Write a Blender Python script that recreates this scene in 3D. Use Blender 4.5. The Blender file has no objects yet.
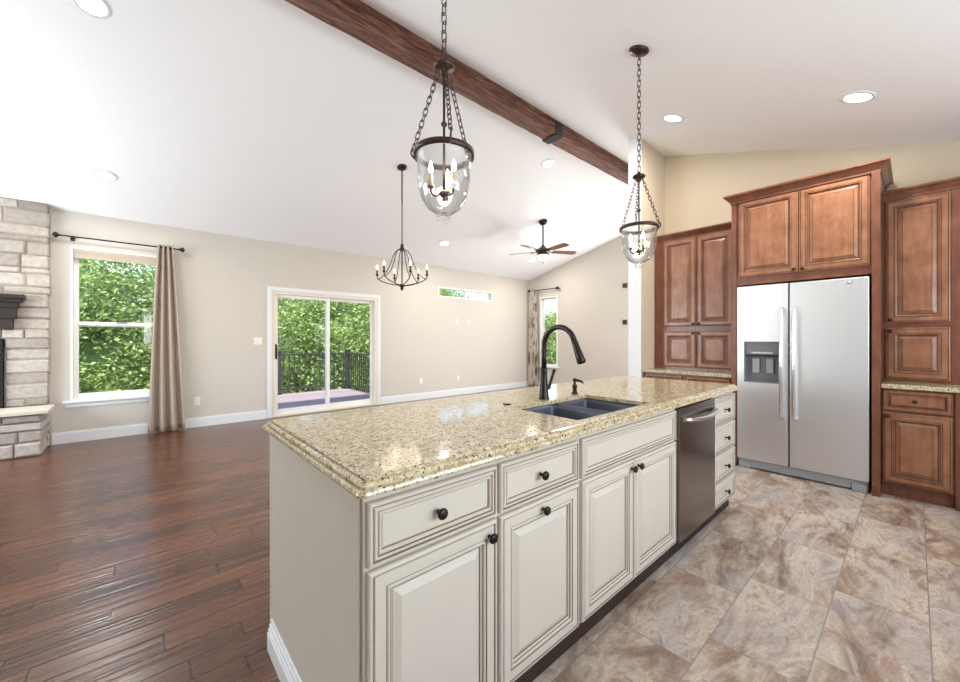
import bpy, math, random
import numpy as np
from mathutils import Vector, Matrix
random.seed(7); RNG = np.random.default_rng(7)
PI = math.pi
SC = bpy.context.scene
COL = SC.collection

# ------------------------------------------------------------------ camera
cam_d = bpy.data.cameras.new('camera'); cam = bpy.data.objects.new('camera', cam_d); COL.objects.link(cam)
cam_d.sensor_width = 36.0; cam_d.lens = 36.0 * 384.742 / 960.0
cam_d.shift_y = -2.47 / 960.0; cam_d.clip_start = 0.02
cam.location = (0, 0, 1.2601)
cam.rotation_euler = (PI / 2, 0, 0.7248 - PI / 2 + 0.0)   # view direction is set exactly below
YAW = 0.7248
cam.rotation_euler = (PI / 2, 0, -math.atan2(math.sin(YAW), math.cos(YAW)))
SC.camera = cam

# ------------------------------------------------------------------ light
SKY_STRENGTH = 0.5
SUN_STRENGTH = 6.2
CAN_W = 18.0
REAR_W = 96.0
LEFT_W = 138.0
FAR_W = 120.0
EXPOSURE = 0.22
SC.view_settings.view_transform = 'Standard'
SC.view_settings.look = 'None'
SC.view_settings.gamma = 1.0
SC.view_settings.use_curve_mapping = False
SC.view_settings.exposure = EXPOSURE
world = bpy.data.worlds.new('sky'); SC.world = world; world.use_nodes = True
wn = world.node_tree.nodes; wl = world.node_tree.links
sky = wn.new('ShaderNodeTexSky'); sky.sky_type = 'NISHITA'; sky.sun_disc = False
sky.sun_elevation = math.radians(55); sky.sun_rotation = math.radians(200); sky.air_density = 1.0; sky.dust_density = 2.0
wl.new(sky.outputs[0], wn['Background'].inputs[0]); wn['Background'].inputs[1].default_value = SKY_STRENGTH

def light_object(name, kind, loc, direction, energy, color=(1, 1, 1), **kw):
    d = bpy.data.lights.new(name, kind); d.energy = energy; d.color = color
    for k, v in kw.items(): setattr(d, k, v)
    o = bpy.data.objects.new(name, d); COL.objects.link(o); o.location = loc
    o.rotation_euler = Vector(direction).to_track_quat('-Z', 'Y').to_euler()
    return o
light_object('sun', 'SUN', (0, -5, 12), (0.30, 0.36, -0.90), SUN_STRENGTH, (1, 0.96, 0.88), angle=math.radians(1.5))
# added fill lamps, set in made-up openings of the unseen rear and left walls
light_object('rear_fill_lamp', 'AREA', (1.7, -1.93, 1.55), (0, 1, 1.1), REAR_W, (0.88, 0.95, 1.0), shape='RECTANGLE', size=3.2, size_y=1.3)
light_object('left_fill_lamp', 'AREA', (-2.93, 5.1, 1.5), (1, -0.15, 0.5), LEFT_W, (0.88, 0.95, 1.0), shape='RECTANGLE', size=2.5, size_y=1.6)
# added fill lamp for the living room, out of view behind the partition
light_object('far_fill_lamp', 'AREA', (7.70, 3.15, 1.5), (-1, 0.6, 0.15), FAR_W, (0.95, 0.98, 1.0), shape='RECTANGLE', size=1.5, size_y=1.8)

# ------------------------------------------------------------------ mesh builder
def frame_of(t):
    t = t.normalized()
    a = Vector((0, 0, 1)) if abs(t.z) < 0.9 else Vector((1, 0, 0))
    n = t.cross(a).normalized(); return n, t.cross(n).normalized()

class MB:
    def __init__(self): self.v = []; self.f = []; self.s = []; self.m = []
    def mark(self): return len(self.v)
    def xform(self, start, M):
        for i in range(start, len(self.v)): self.v[i] = tuple(M @ Vector(self.v[i]))
        return self
    def face(self, idx, smooth=False, mat=0): self.f.append(tuple(idx)); self.s.append(smooth); self.m.append(mat)
    def quad(self, a, b, c, d, mat=0, smooth=False):
        n = len(self.v); self.v += [tuple(a), tuple(b), tuple(c), tuple(d)]; self.face((n, n + 1, n + 2, n + 3), smooth, mat); return self
    def box(self, x0, x1, y0, y1, z0, z1, mat=0):
        n = len(self.v)
        self.v += [(x0, y0, z0), (x1, y0, z0), (x1, y1, z0), (x0, y1, z0), (x0, y0, z1), (x1, y0, z1), (x1, y1, z1), (x0, y1, z1)]
        for q in ((0, 3, 2, 1), (4, 5, 6, 7), (0, 1, 5, 4), (1, 2, 6, 5), (2, 3, 7, 6), (3, 0, 4, 7)): self.face([n + i for i in q], False, mat)
        return self
    def tube(self, pts, r, seg=8, closed=False, caps=True, mat=0, flat=1.0):
        pts = [Vector(p) for p in pts]; N = len(pts)
        rs = r if isinstance(r, (list, tuple)) else [r] * N
        base = len(self.v); prev = None
        for i, p in enumerate(pts):
            if closed: t = pts[(i + 1) % N] - pts[i - 1]
            else: t = pts[min(i + 1, N - 1)] - pts[max(i - 1, 0)]
            if t.length < 1e-9: t = Vector((0, 0, 1))
            t.normalize()
            if prev is None: n, b = frame_of(t)
            else:
                n = prev - t * prev.dot(t)
                if n.length < 1e-6: n, b = frame_of(t)
                n.normalize(); b = t.cross(n)
            prev = n
            for k in range(seg):
                a = 2 * PI * k / seg
                self.v.append(tuple(p + (n * math.cos(a) + b * math.sin(a) * flat) * rs[i]))
        rows = N if closed else N - 1
        for i in range(rows):
            j = (i + 1) % N
            for k in range(seg):
                l = (k + 1) % seg
                self.face((base + i * seg + k, base + i * seg + l, base + j * seg + l, base + j * seg + k), True, mat)
        if caps and not closed:
            self.face([base + k for k in range(seg)][::-1], False, mat)
            self.face([base + (N - 1) * seg + k for k in range(seg)], False, mat)
        return self
    def lathe(self, prof, cx=0, cy=0, seg=24, mat=0, smooth=True, caps=True):
        base = len(self.v); N = len(prof)
        for r, z in prof:
            for k in range(seg):
                a = 2 * PI * k / seg; self.v.append((cx + r * math.cos(a), cy + r * math.sin(a), z))
        for i in range(N - 1):
            for k in range(seg):
                l = (k + 1) % seg
                self.face((base + i * seg + k, base + i * seg + l, base + (i + 1) * seg + l, base + (i + 1) * seg + k), smooth, mat)
        if caps:
            if prof[0][0] > 1e-5: self.face([base + k for k in range(seg)][::-1], False, mat)
            if prof[-1][0] > 1e-5: self.face([base + (N - 1) * seg + k for k in range(seg)], False, mat)
        return self
    def prism(self, poly, M, depth, mat=0):           # polygon in the local xy plane, extruded along local z
        n = len(self.v); k = len(poly)
        for z in (0, depth):
            for x, y in poly: self.v.append(tuple(M @ Vector((x, y, z))))
        self.face([n + i for i in range(k)][::-1], False, mat); self.face([n + k + i for i in range(k)], False, mat)
        for i in range(k):
            j = (i + 1) % k; self.face((n + i, n + j, n + k + j, n + k + i), False, mat)
        return self
    def panel(self, O, U, V, N, w, h, prof, side_mat=0):
        O, U, V, N = Vector(O), Vector(U), Vector(V), Vector(N)
        base = len(self.v); R = len(prof)
        for ins, dep, *_ in prof:
            for a, b in ((ins, ins), (w - ins, ins), (w - ins, h - ins), (ins, h - ins)):
                self.v.append(tuple(O + U * a + V * b + N * dep))
        for i in range(R - 1):
            mt = prof[i + 1][2] if len(prof[i + 1]) > 2 else 0
            for k in range(4):
                l = (k + 1) % 4
                self.face((base + i * 4 + k, base + i * 4 + l, base + i * 4 + 4 + l, base + i * 4 + 4 + k), False, mt)
        self.face([base + (R - 1) * 4 + k for k in range(4)], False, 0)
        self.face([base + k for k in range(4)][::-1], False, 0)
        return self
    def sheet(self, grid, mat=0, smooth=True, wrap=False):
        base = len(self.v); R = len(grid); C = len(grid[0])
        for row in grid: self.v += [tuple(p) for p in row]
        for i in range(R - 1):
            for k in range(C if wrap else C - 1):
                l = (k + 1) % C
                self.face((base + i * C + k, base + i * C + l, base + i * C + C + l, base + i * C + C + k), smooth, mat)
        return self
    def build(self, name, mats, parent=None, bevel=0, solid=0, fix=True):
        if not isinstance(mats, (list, tuple)): mats = [mats]
        me = bpy.data.meshes.new(name)
        off = ORG.get(parent.name, Vector((0, 0, 0))) if parent else Vector((0, 0, 0))
        me.from_pydata([(x - off.x, y - off.y, z - off.z) for x, y, z in self.v], [], self.f)
        me.polygons.foreach_set('use_smooth', self.s); me.polygons.foreach_set('material_index', self.m)
        for m in mats: me.materials.append(m)
        if fix:
            import bmesh
            bm = bmesh.new(); bm.from_mesh(me); bmesh.ops.recalc_face_normals(bm, faces=bm.faces); bm.to_mesh(me); bm.free()
        me.update()
        o = bpy.data.objects.new(name, me); COL.objects.link(o)
        if parent:
            o.parent = parent; ORG[o.name] = off
        if solid:
            md = o.modifiers.new('thickness', 'SOLIDIFY'); md.thickness = solid; md.offset = 0
        if bevel:
            md = o.modifiers.new('bevel', 'BEVEL'); md.width = bevel; md.segments = 2; md.limit_method = 'ANGLE'; md.angle_limit = math.radians(40)
        return o
ORG = {}
def thing(name, label, cat, loc, group=None):
    o = bpy.data.objects.new(name, None); COL.objects.link(o); o.location = loc; o.empty_display_size = 0.1
    ORG[o.name] = Vector(loc); return tag(o, label, cat, group)
def tag(o, label, cat, group=None):
    o['label'] = label; o['category'] = cat
    if group: o['group'] = group
    return o
def struct(name, mb, mats, parent=None, **kw):
    o = mb.build(name, mats, parent, **kw)
    if not parent: o['kind'] = 'structure'
    return o
def copy_tree(o, delta, label=None):
    c = o.copy(); COL.objects.link(c)
    c.location = Vector(o.location) + Vector(delta)
    if label: c['label'] = label
    def rec(src, dst):
        for ch in list(src.children):
            d = ch.copy(); COL.objects.link(d); d.parent = dst; rec(ch, d)
    rec(o, c); return c

# ------------------------------------------------------------------ materials
def srgb(r, g, b):
    def f(c):
        c /= 255.0; return c / 12.92 if c <= 0.04045 else ((c + 0.055) / 1.055) ** 2.4
    return (f(r), f(g), f(b), 1)
class NT:
    def __init__(self, name):
        self.mat = bpy.data.materials.new(name); self.mat.use_nodes = True
        self.nt = self.mat.node_tree; self.b = self.nt.nodes['Principled BSDF']; self.out = self.nt.nodes['Material Output']
    def n(self, typ, **kw):
        nd = self.nt.nodes.new('ShaderNode' + typ)
        for k, v in kw.items(): setattr(nd, k, v)
        return nd
    def l(self, a, b): self.nt.links.new(a, b)
    def set(self, **kw):
        names = dict(color='Base Color', rough='Roughness', metal='Metallic', spec='Specular IOR Level', coat='Coat Weight', coat_rough='Coat Roughness', emit='Emission Color', emit_s='Emission Strength', alpha='Alpha', trans='Transmission Weight', ior='IOR', sheen='Sheen Weight', aniso='Anisotropic')
        for k, v in kw.items():
            s = self.b.inputs[names[k]]
            if hasattr(v, 'is_output'): self.l(v, s)
            else: s.default_value = v
        return self
    def coords(self, scale=(1, 1, 1), kind='Object', rot=(0, 0, 0)):
        tc = self.n('TexCoord'); mp = self.n('Mapping'); mp.inputs['Scale'].default_value = scale; mp.inputs['Rotation'].default_value = rot
        self.l(tc.outputs[kind], mp.inputs['Vector']); return mp.outputs[0]
    def noise(self, vec, scale, detail=4, rough=0.55, dist=0.0):
        t = self.n('TexNoise'); t.inputs['Scale'].default_value = scale; t.inputs['Detail'].default_value = detail
        t.inputs['Roughness'].default_value = rough; t.inputs['Distortion'].default_value = dist
        if vec is not None: self.l(vec, t.inputs['Vector'])
        return t.outputs['Fac']
    def ramp(self, fac, stops, interp='LINEAR'):
        r = self.n('ValToRGB'); r.color_ramp.interpolation = interp
        e = r.color_ramp.elements
        while len(e) < len(stops): e.new(0.5)
        for el, (p, c) in zip(e, stops): el.position = p; el.color = c if len(c) == 4 else (*c, 1)
        self.l(fac, r.inputs[0]); return r.outputs[0]
    def mix(self, fac, a, b, mode='MIX'):
        m = self.n('Mix', data_type='RGBA', blend_type=mode)
        for v, s in ((fac, m.inputs[0]), (a, m.inputs[6]), (b, m.inputs[7])):
            if hasattr(v, 'is_output'): self.l(v, s)
            else: s.default_value = v
        return m.outputs[2]
    def math(self, op, a, b=0.0, c=None):
        m = self.n('Math', operation=op)
        for i, v in enumerate((a, b) if c is None else (a, b, c)):
            if hasattr(v, 'is_output'): self.l(v, m.inputs[i])
            else: m.inputs[i].default_value = v
        return m.outputs[0]
    def bump(self, h, strength=0.3, dist=0.01):
        b = self.n('Bump'); b.inputs['Strength'].default_value = strength; b.inputs['Distance'].default_value = dist
        self.l(h, b.inputs['Height']); self.l(b.outputs[0], self.b.inputs['Normal']); return self
    def xyz(self, vec):
        s = self.n('SeparateXYZ'); self.l(vec, s.inputs[0]); return s.outputs
    def vec(self, x, y, z=0.0):
        s = self.n('CombineXYZ')
        for i, v in enumerate((x, y, z)):
            if hasattr(v, 'is_output'): self.l(v, s.inputs[i])
            else: s.inputs[i].default_value = v
        return s.outputs[0]
    def rnd(self, vec):
        w = self.n('TexWhiteNoise', noise_dimensions='3D'); self.l(vec, w.inputs['Vector']); return w.outputs[0]

def plain(name, col, rough=0.5, metal=0.0, spec=0.5, noise_amt=0.0, nscale=20, bump=0.0):
    t = NT(name); t.set(rough=rough, metal=metal, spec=spec)
    v = t.coords()
    f = t.noise(v, nscale, 3)
    k = max(noise_amt, 0.01)
    a = tuple(c * (1 - k) for c in col[:3]) + (1,); b = tuple(min(1, c * (1 + k)) for c in col[:3]) + (1,)
    t.set(color=t.mix(f, a, b))
    if bump: t.bump(f, bump, 0.002)
    return t.mat

M = {}
M['wall'] = plain('wall_paint', srgb(206, 200, 191), 0.75, spec=0.25, noise_amt=0.012, nscale=60, bump=0.05)
M['wall_shaded'] = plain('wall_paint_warm_shaded', srgb(200, 186, 164), 0.75, spec=0.25, noise_amt=0.012, nscale=60, bump=0.05)  # same wall paint, with the kitchen's warmer shade put into its colour
M['ceiling'] = plain('ceiling_paint', srgb(246, 247, 249), 0.85, spec=0.15, noise_amt=0.01, nscale=40)
M['trim'] = plain('white_trim_paint', srgb(226, 229, 232), 0.35, spec=0.4)
M['vinyl'] = plain('cream_vinyl', srgb(226, 216, 200), 0.4)
M['white_vinyl'] = plain('white_vinyl', srgb(240, 239, 234), 0.4)
M['plate'] = plain('white_plastic', srgb(236, 232, 224), 0.4)
M['bronze'] = plain('oil_rubbed_bronze', srgb(70, 55, 48), 0.38, metal=0.75, noise_amt=0.25, nscale=60)
M['bronze_dark'] = plain('dark_bronze', srgb(42, 36, 34), 0.3, metal=0.6, noise_amt=0.2, nscale=50)
M['black_iron'] = plain('black_iron', srgb(30, 29, 30), 0.45, metal=0.5)
M['steel_strap'] = plain('blackened_steel', srgb(70, 70, 74), 0.45, metal=0.8, noise_amt=0.3, nscale=30)
M['cream'] = plain('cream_cabinet_paint', srgb(198, 190, 177), 0.42, spec=0.4, noise_amt=0.03, nscale=8)
M['glaze'] = plain('brown_glaze', srgb(120, 104, 84), 0.5, noise_amt=0.25, nscale=40)
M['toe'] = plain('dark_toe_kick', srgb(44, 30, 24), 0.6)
M['black_gap'] = plain('black_rubber', srgb(18, 18, 18), 0.6)
M['sink'] = plain('charcoal_composite', srgb(74, 78, 92), 0.35, noise_amt=0.18, nscale=300)
M['candle'] = plain('candle_sleeve', srgb(196, 170, 130), 0.5)
M['shade'] = plain('beige_shade_fabric', srgb(196, 184, 164), 0.8)
M['bark'] = plain('tree_bark', srgb(84, 70, 56), 0.9, noise_amt=0.3, nscale=12, bump=0.5)
M['railing'] = plain('dark_railing_paint', srgb(52, 54, 60), 0.5)
M['soil'] = plain('undergrowth', srgb(58, 82, 34), 0.95, noise_amt=0.5, nscale=3)
M['logo'] = plain('chrome_badge', srgb(170, 172, 175), 0.2, metal=1.0)
M['siding'] = plain('house_siding', srgb(180, 176, 168), 0.7)

def emitter(name, col, s):
    t = NT(name); t.set(color=(0.9, 0.9, 0.9, 1), emit=(*col, 1), emit_s=s); return t.mat
M['lens'] = emitter('can_light_lens', (1, 0.97, 0.92), 5.0)
M['bulb'] = emitter('candle_bulb', (1, 0.82, 0.58), 9.0)
M['fan_glass'] = emitter('amber_lit_glass', (1, 0.83, 0.55), 0.9)

def glass(name, tint, base, power, rough=0.0):
    t = NT(name); nt = t.nt
    tr = t.n('BsdfTransparent'); tr.inputs[0].default_value = (*tint, 1)
    gl = t.n('BsdfGlossy'); gl.inputs['Roughness'].default_value = rough
    lw = t.n('LayerWeight'); lw.inputs[0].default_value = 0.5
    p = t.math('POWER', lw.outputs['Facing'], power)
    f = t.math('ADD', t.math('MULTIPLY', p, 0.75), base)
    mx = t.n('MixShader'); t.l(f, mx.inputs[0]); t.l(tr.outputs[0], mx.inputs[1]); t.l(gl.outputs[0], mx.inputs[2])
    t.l(mx.outputs[0], t.out.inputs[0]); return t.mat
M['pane'] = glass('window_glass', (0.97, 0.98, 0.97), 0.03, 5)
M['bowl'] = glass('seeded_clear_glass', (0.94, 0.95, 0.95), 0.05, 2.2, 0.02)

def mat_granite():
    t = NT('speckled_granite'); v0 = t.coords()
    d = t.noise(v0, 30, 3)
    v = t.n('VectorMath', operation='ADD'); t.l(v0, v.inputs[0])
    sc = t.n('VectorMath', operation='SCALE'); nz = t.n('TexNoise'); nz.inputs['Scale'].default_value = 45; nz.inputs['Detail'].default_value = 3
    t.l(v0, nz.inputs['Vector']); t.l(nz.outputs['Color'], sc.inputs[0]); sc.inputs['Scale'].default_value = 0.012; t.l(sc.outputs[0], v.inputs[1])
    vv = v.outputs[0]
    base = t.ramp(t.noise(vv, 48, 6, 0.72), [(0.3, srgb(132, 114, 82)), (0.43, srgb(178, 162, 126)), (0.55, srgb(202, 190, 160)), (0.72, srgb(220, 213, 192))])
    def cells(scale):
        vo = t.n('TexVoronoi'); vo.inputs['Scale'].default_value = scale; t.l(vv, vo.inputs['Vector'])
        s = t.n('SeparateColor'); t.l(vo.outputs['Color'], s.inputs[0]); return s.outputs
    c1 = cells(150); c2 = cells(100); c3 = cells(230)
    col = t.mix(t.math('MULTIPLY', t.math('GREATER_THAN', c2[0], 0.80), 0.75), base, srgb(186, 164, 122))
    col = t.mix(t.math('MULTIPLY', t.math('GREATER_THAN', c2[1], 0.86), 0.8), col, srgb(196, 190, 172))
    col = t.mix(t.math('MULTIPLY', t.math('GREATER_THAN', c3[0], 0.86), 0.8), col, srgb(120, 96, 66))
    col = t.mix(t.math('MULTIPLY', t.math('GREATER_THAN', c1[0], 0.925), 0.9), col, srgb(70, 54, 42))
    t.set(color=col, rough=0.09, spec=0.6); return t.mat
M['granite'] = mat_granite()

def mat_wood(name, dark, mid, light, axis='z', rough=0.32, scale=1.0):
    t = NT(name)
    s = {'z': (12, 12, 2.0), 'x': (1.2, 14, 14), 'y': (14, 1.2, 14)}[axis]
    v = t.coords(tuple(q * scale for q in s)); n = t.noise(v, 2.2, 6, 0.6, 0.6)
    v2 = t.coords((1, 1, 1)); b = t.noise(v2, 9, 3)
    f = t.math('ADD', t.math('MULTIPLY', n, 0.5), t.math('MULTIPLY', b, 0.5))
    t.set(color=t.ramp(f, [(0.32, dark), (0.5, mid), (0.68, light)]), rough=rough, spec=0.45, coat=0.2, coat_rough=0.25)
    return t.mat
M['maple'] = mat_wood('stained_maple', srgb(122, 79, 56), srgb(146, 99, 72), srgb(164, 117, 88))
M['maple_glaze'] = mat_wood('dark_glazed_groove', srgb(50, 26, 14), srgb(66, 34, 18), srgb(84, 44, 24))
M['maple_frame'] = mat_wood('stained_maple_frame', srgb(92, 54, 40), srgb(114, 69, 51), srgb(130, 84, 63))

def mat_beam():
    t = NT('hewn_beam_wood'); v = t.coords((1.5, 16, 16)); n = t.noise(v, 2.0, 6, 0.65, 0.8)
    v2 = t.coords((6, 22, 22)); chips = t.noise(v2, 2.0, 3, 0.5, 1.5)
    t.set(color=t.ramp(n, [(0.3, srgb(64, 34, 25)), (0.46, srgb(110, 66, 51)), (0.58, srgb(146, 101, 83)), (0.74, srgb(182, 142, 124))]), rough=0.45, spec=0.4)
    t.bump(t.math('ADD', t.math('MULTIPLY', n, 0.5), chips), 1.0, 0.045); return t.mat
M['beam'] = mat_beam()

def mat_planks():
    t = NT('hand_scraped_planks'); v = t.coords(); x, y, _ = t.xyz(v)
    W = 0.118
    ry = t.math('DIVIDE', y, W); row = t.math('FLOOR', ry); fy = t.math('FRACT', ry)
    r1 = t.rnd(t.vec(row, 3.3, 1.1)); r2 = t.rnd(t.vec(row, 7.7, 5.2))
    L = t.math('ADD', t.math('MULTIPLY', r2, 0.4), 0.55)
    rx = t.math('DIVIDE', t.math('ADD', x, t.math('MULTIPLY', r1, 9.0)), L); cel = t.math('FLOOR', rx); fx = t.math('FRACT', rx)
    rc = t.rnd(t.vec(row, cel, 2.0)); rc2 = t.rnd(t.vec(row, cel, 9.0))
    gv = t.vec(t.math('ADD', t.math('MULTIPLY', x, 2.0), t.math('MULTIPLY', rc, 40.0)), t.math('MULTIPLY', y, 34.0), rc2)
    g = t.noise(gv, 1.6, 6, 0.62, 0.7)
    rv = t.vec(t.math('ADD', t.math('MULTIPLY', x, 0.8), t.math('MULTIPLY', rc, 25.0)), t.math('MULTIPLY', y, 46.0), rc2)
    ridge = t.noise(rv, 1.0, 1, 0.4, 0.0)
    col = t.ramp(g, [(0.28, srgb(56, 32, 20)), (0.48, srgb(88, 52, 33)), (0.62, srgb(108, 66, 43)), (0.78, srgb(134, 88, 60))])
    col = t.mix(0.55, col, t.ramp(rc, [(0.0, srgb(66, 37, 23)), (0.5, srgb(94, 56, 36)), (1.0, srgb(118, 73, 49))]))
    ey = t.math('MULTIPLY', t.math('MINIMUM', fy, t.math('SUBTRACT', 1.0, fy)), 2.2); ex = t.math('MULTIPLY', t.math('MINIMUM', fx, t.math('SUBTRACT', 1.0, fx)), t.math('DIVIDE', L, W))
    e = t.math('MINIMUM', ey, ex)
    groove = t.math('MAXIMUM', t.math('LESS_THAN', ey, 0.03), t.math('LESS_THAN', ex, 0.034))
    col = t.mix(t.math('MULTIPLY', groove, 0.85), col, srgb(32, 16, 11))
    hgt = t.math('ADD', t.math('SMOOTH_MIN', ey, 0.10, 0.06), t.math('ADD', t.math('MULTIPLY', g, 0.02), t.math('MULTIPLY', ridge, 0.42)))
    t.set(color=col, rough=t.math('ADD', t.math('MULTIPLY', g, 0.12), 0.20), spec=0.55, coat=0.15, coat_rough=0.2)
    t.bump(hgt, 0.6, 0.022); return t.mat
M['planks'] = mat_planks()

def mat_tile():
    t = NT('slate_look_tile'); v = t.coords(); x, y, _ = t.xyz(v)
    H = 0.309; W = 0.61
    q = t.math('DIVIDE', t.math('SUBTRACT', 0.882, y), H); row = t.math('FLOOR', q); fy = t.math('FRACT', q)
    rx = t.math('DIVIDE', t.math('SUBTRACT', t.math('SUBTRACT', x, 1.6), t.math('MULTIPLY', row, 0.2)), W); cel = t.math('FLOOR', rx); fx = t.math('FRACT', rx)
    rc = t.rnd(t.vec(row, cel, 2.0)); rc2 = t.rnd(t.vec(row, cel, 8.0)); rc3 = t.rnd(t.vec(row, cel, 15.0))
    ang = t.math('MULTIPLY', rc3, 0.9)
    xs = t.math('ADD', t.math('MULTIPLY', x, 1.5), t.math('MULTIPLY', rc, 30.0)); ys = t.math('ADD', t.math('MULTIPLY', y, 3.6), t.math('MULTIPLY', rc2, 30.0))
    vv = t.vec(t.math('ADD', xs, t.math('MULTIPLY', ys, ang)), t.math('SUBTRACT', ys, t.math('MULTIPLY', xs, ang)), rc3)
    n = t.noise(vv, 1.2, 9, 0.68, 0.9); n2 = t.noise(vv, 2.6, 8, 0.7, 1.0); n3 = t.noise(vv, 0.7, 3, 0.5, 0.4)
    col = t.ramp(n, [(0.32, srgb(92, 74, 62)), (0.42, srgb(144, 126, 111)), (0.50, srgb(176, 162, 148)), (0.62, srgb(190, 178, 164)), (0.75, srgb(214, 205, 190))])
    col = t.mix(t.math('MULTIPLY', t.ramp(n2, [(0.50, (0, 0, 0)), (0.62, (1, 1, 1))]), 0.75), col, srgb(146, 112, 88))
    col = t.mix(t.math('MULTIPLY', t.ramp(n3, [(0.50, (0, 0, 0)), (0.62, (1, 1, 1))]), 0.45), col, srgb(160, 154, 158))
    col = t.mix(t.math('MULTIPLY', t.ramp(n2, [(0.36, (1, 1, 1)), (0.43, (0, 0, 0))]), 0.5), col, srgb(108, 88, 76))
    veins = t.math('ABSOLUTE', t.math('SUBTRACT', n, 0.56)); col = t.mix(t.math('MULTIPLY', t.math('LESS_THAN', veins, 0.008), 0.4), col, srgb(210, 198, 178))
    fine = t.noise(v, 70, 5, 0.7); col = t.mix(1.0, col, t.ramp(fine, [(0.3, (0.80, 0.79, 0.78)), (0.7, (1.12, 1.11, 1.10))]), 'MULTIPLY')
    ey = t.math('MULTIPLY', t.math('MINIMUM', fy, t.math('SUBTRACT', 1.0, fy)), H); ex = t.math('MULTIPLY', t.math('MINIMUM', fx, t.math('SUBTRACT', 1.0, fx)), W)
    e = t.math('MINIMUM', ex, ey); g = t.math('LESS_THAN', e, 0.0024)
    col = t.mix(g, col, srgb(136, 122, 108))
    t.set(color=col, rough=t.math('ADD', t.math('MULTIPLY', n2, 0.2), 0.24), spec=0.45)
    t.bump(t.math('ADD', t.math('MULTIPLY', t.math('MINIMUM', e, 0.005), 40.0), t.math('MULTIPLY', n2, 0.5)), 0.25, 0.005); return t.mat
M['tile'] = mat_tile()

def mat_island(name, stops, rough=0.85, nscale=18, bump=0.6):
    t = NT(name); g = t.n('NewGeometry'); r = g.outputs['Random Per Island']
    col = t.ramp(r, stops); n = t.noise(t.coords(), nscale, 6, 0.65)
    col = t.mix(0.6, col, t.mix(1.0, col, t.ramp(n, [(0.3, (0.62, 0.6, 0.57)), (0.7, (1.15, 1.14, 1.12))]), 'MULTIPLY'))
    t.set(color=col, rough=rough, spec=0.3)
    if bump: t.bump(n, bump, 0.02)
    return t.mat
M['stone'] = mat_island('limestone_blocks', [(0, srgb(150, 142, 134)), (0.35, srgb(176, 168, 160)), (0.7, srgb(194, 186, 178)), (1, srgb(168, 157, 147))])
M['mortar'] = plain('mortar', srgb(158, 148, 136), 0.95, noise_amt=0.1, nscale=40, bump=0.3)
M['hearth'] = plain('hearth_slab_stone', srgb(206, 196, 180), 0.8, noise_amt=0.12, nscale=14, bump=0.4)
M['mantel'] = mat_wood('espresso_mantel', srgb(24, 17, 16), srgb(34, 25, 24), srgb(46, 35, 33), 'x', rough=.5)
M['deck'] = mat_island('mauve_deck_boards', [(0, srgb(148, 132, 138)), (0.5, srgb(160, 144, 150)), (1, srgb(170, 154, 160))], 0.75, 30, 0.1)

def mat_leaf():
    t = NT('tree_leaves'); g = t.n('NewGeometry')
    col = t.ramp(g.outputs['Random Per Island'], [(0, srgb(74, 102, 52)), (0.35, srgb(120, 148, 80)), (0.7, srgb(166, 188, 108)), (1, srgb(216, 226, 156))])
    n = t.noise(t.coords(), 0.8, 2); col = t.mix(t.math('MULTIPLY', n, 0.6), col, srgb(108, 142, 74))
    t.set(color=col, rough=0.55, spec=0.3)
    tl = t.n('BsdfTranslucent'); t.l(col, tl.inputs[0])
    mx = t.n('MixShader'); mx.inputs[0].default_value = 0.3; t.l(t.b.outputs[0], mx.inputs[1]); t.l(tl.outputs[0], mx.inputs[2]); t.l(mx.outputs[0], t.out.inputs[0])
    return t.mat
M['leaf'] = mat_leaf()

def mat_steel(name, base, rough, axis=(1, 1, 160)):
    t = NT(name); v = t.coords(axis); n = t.noise(v, 3.0, 3)
    t.set(color=t.mix(n, tuple(c * 0.94 for c in base[:3]) + (1,), base), metal=1.0, rough=t.math('ADD', t.math('MULTIPLY', n, 0.08), rough - 0.04)); return t.mat
M['steel'] = mat_steel('brushed_stainless', (0.80, 0.825, 0.86, 1), 0.38, (160, 160, 1))
M['steel_dark'] = mat_steel('dark_stainless', (0.27, 0.255, 0.245, 1), 0.22, (160, 160, 1))
M['steel_bright'] = mat_steel('polished_stainless', (0.82, 0.82, 0.83, 1), 0.2)
M['grey_plastic'] = plain('grey_plastic', srgb(150, 152, 155), 0.45)
M['dark_plastic'] = plain('charcoal_plastic', srgb(108, 110, 113), 0.35)
def mat_curtain(name, a, b, pattern=False):
    t = NT(name); v = t.coords((1, 1, 1))
    if pattern: col = t.ramp(t.noise(t.coords((1, 1.6, 0.35)), 7, 3, 0.5, 1.2), [(0.52, a), (0.60, b)])
    else: col = t.mix(t.noise(v, 60, 2), a, b)
    t.set(color=col, rough=0.9, spec=0.15, sheen=0.2)
    tl = t.n('BsdfTranslucent'); t.l(col, tl.inputs[0])
    mx = t.n('MixShader'); mx.inputs[0].default_value = 0.2; t.l(t.b.outputs[0], mx.inputs[1]); t.l(tl.outputs[0], mx.inputs[2]); t.l(mx.outputs[0], t.out.inputs[0])
    return t.mat
M['curtain'] = mat_curtain('taupe_curtain_cloth', srgb(178, 160, 144), srgb(190, 172, 156))
M['curtain_print'] = mat_curtain('printed_curtain_cloth', srgb(226, 218, 206), srgb(136, 112, 92), True)
M['mirror_black'] = plain('black_firebox', srgb(22, 22, 23), 0.3)
M['screen'] = plain('firebox_frame_metal', srgb(44, 43, 44), 0.4, metal=0.6)

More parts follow.
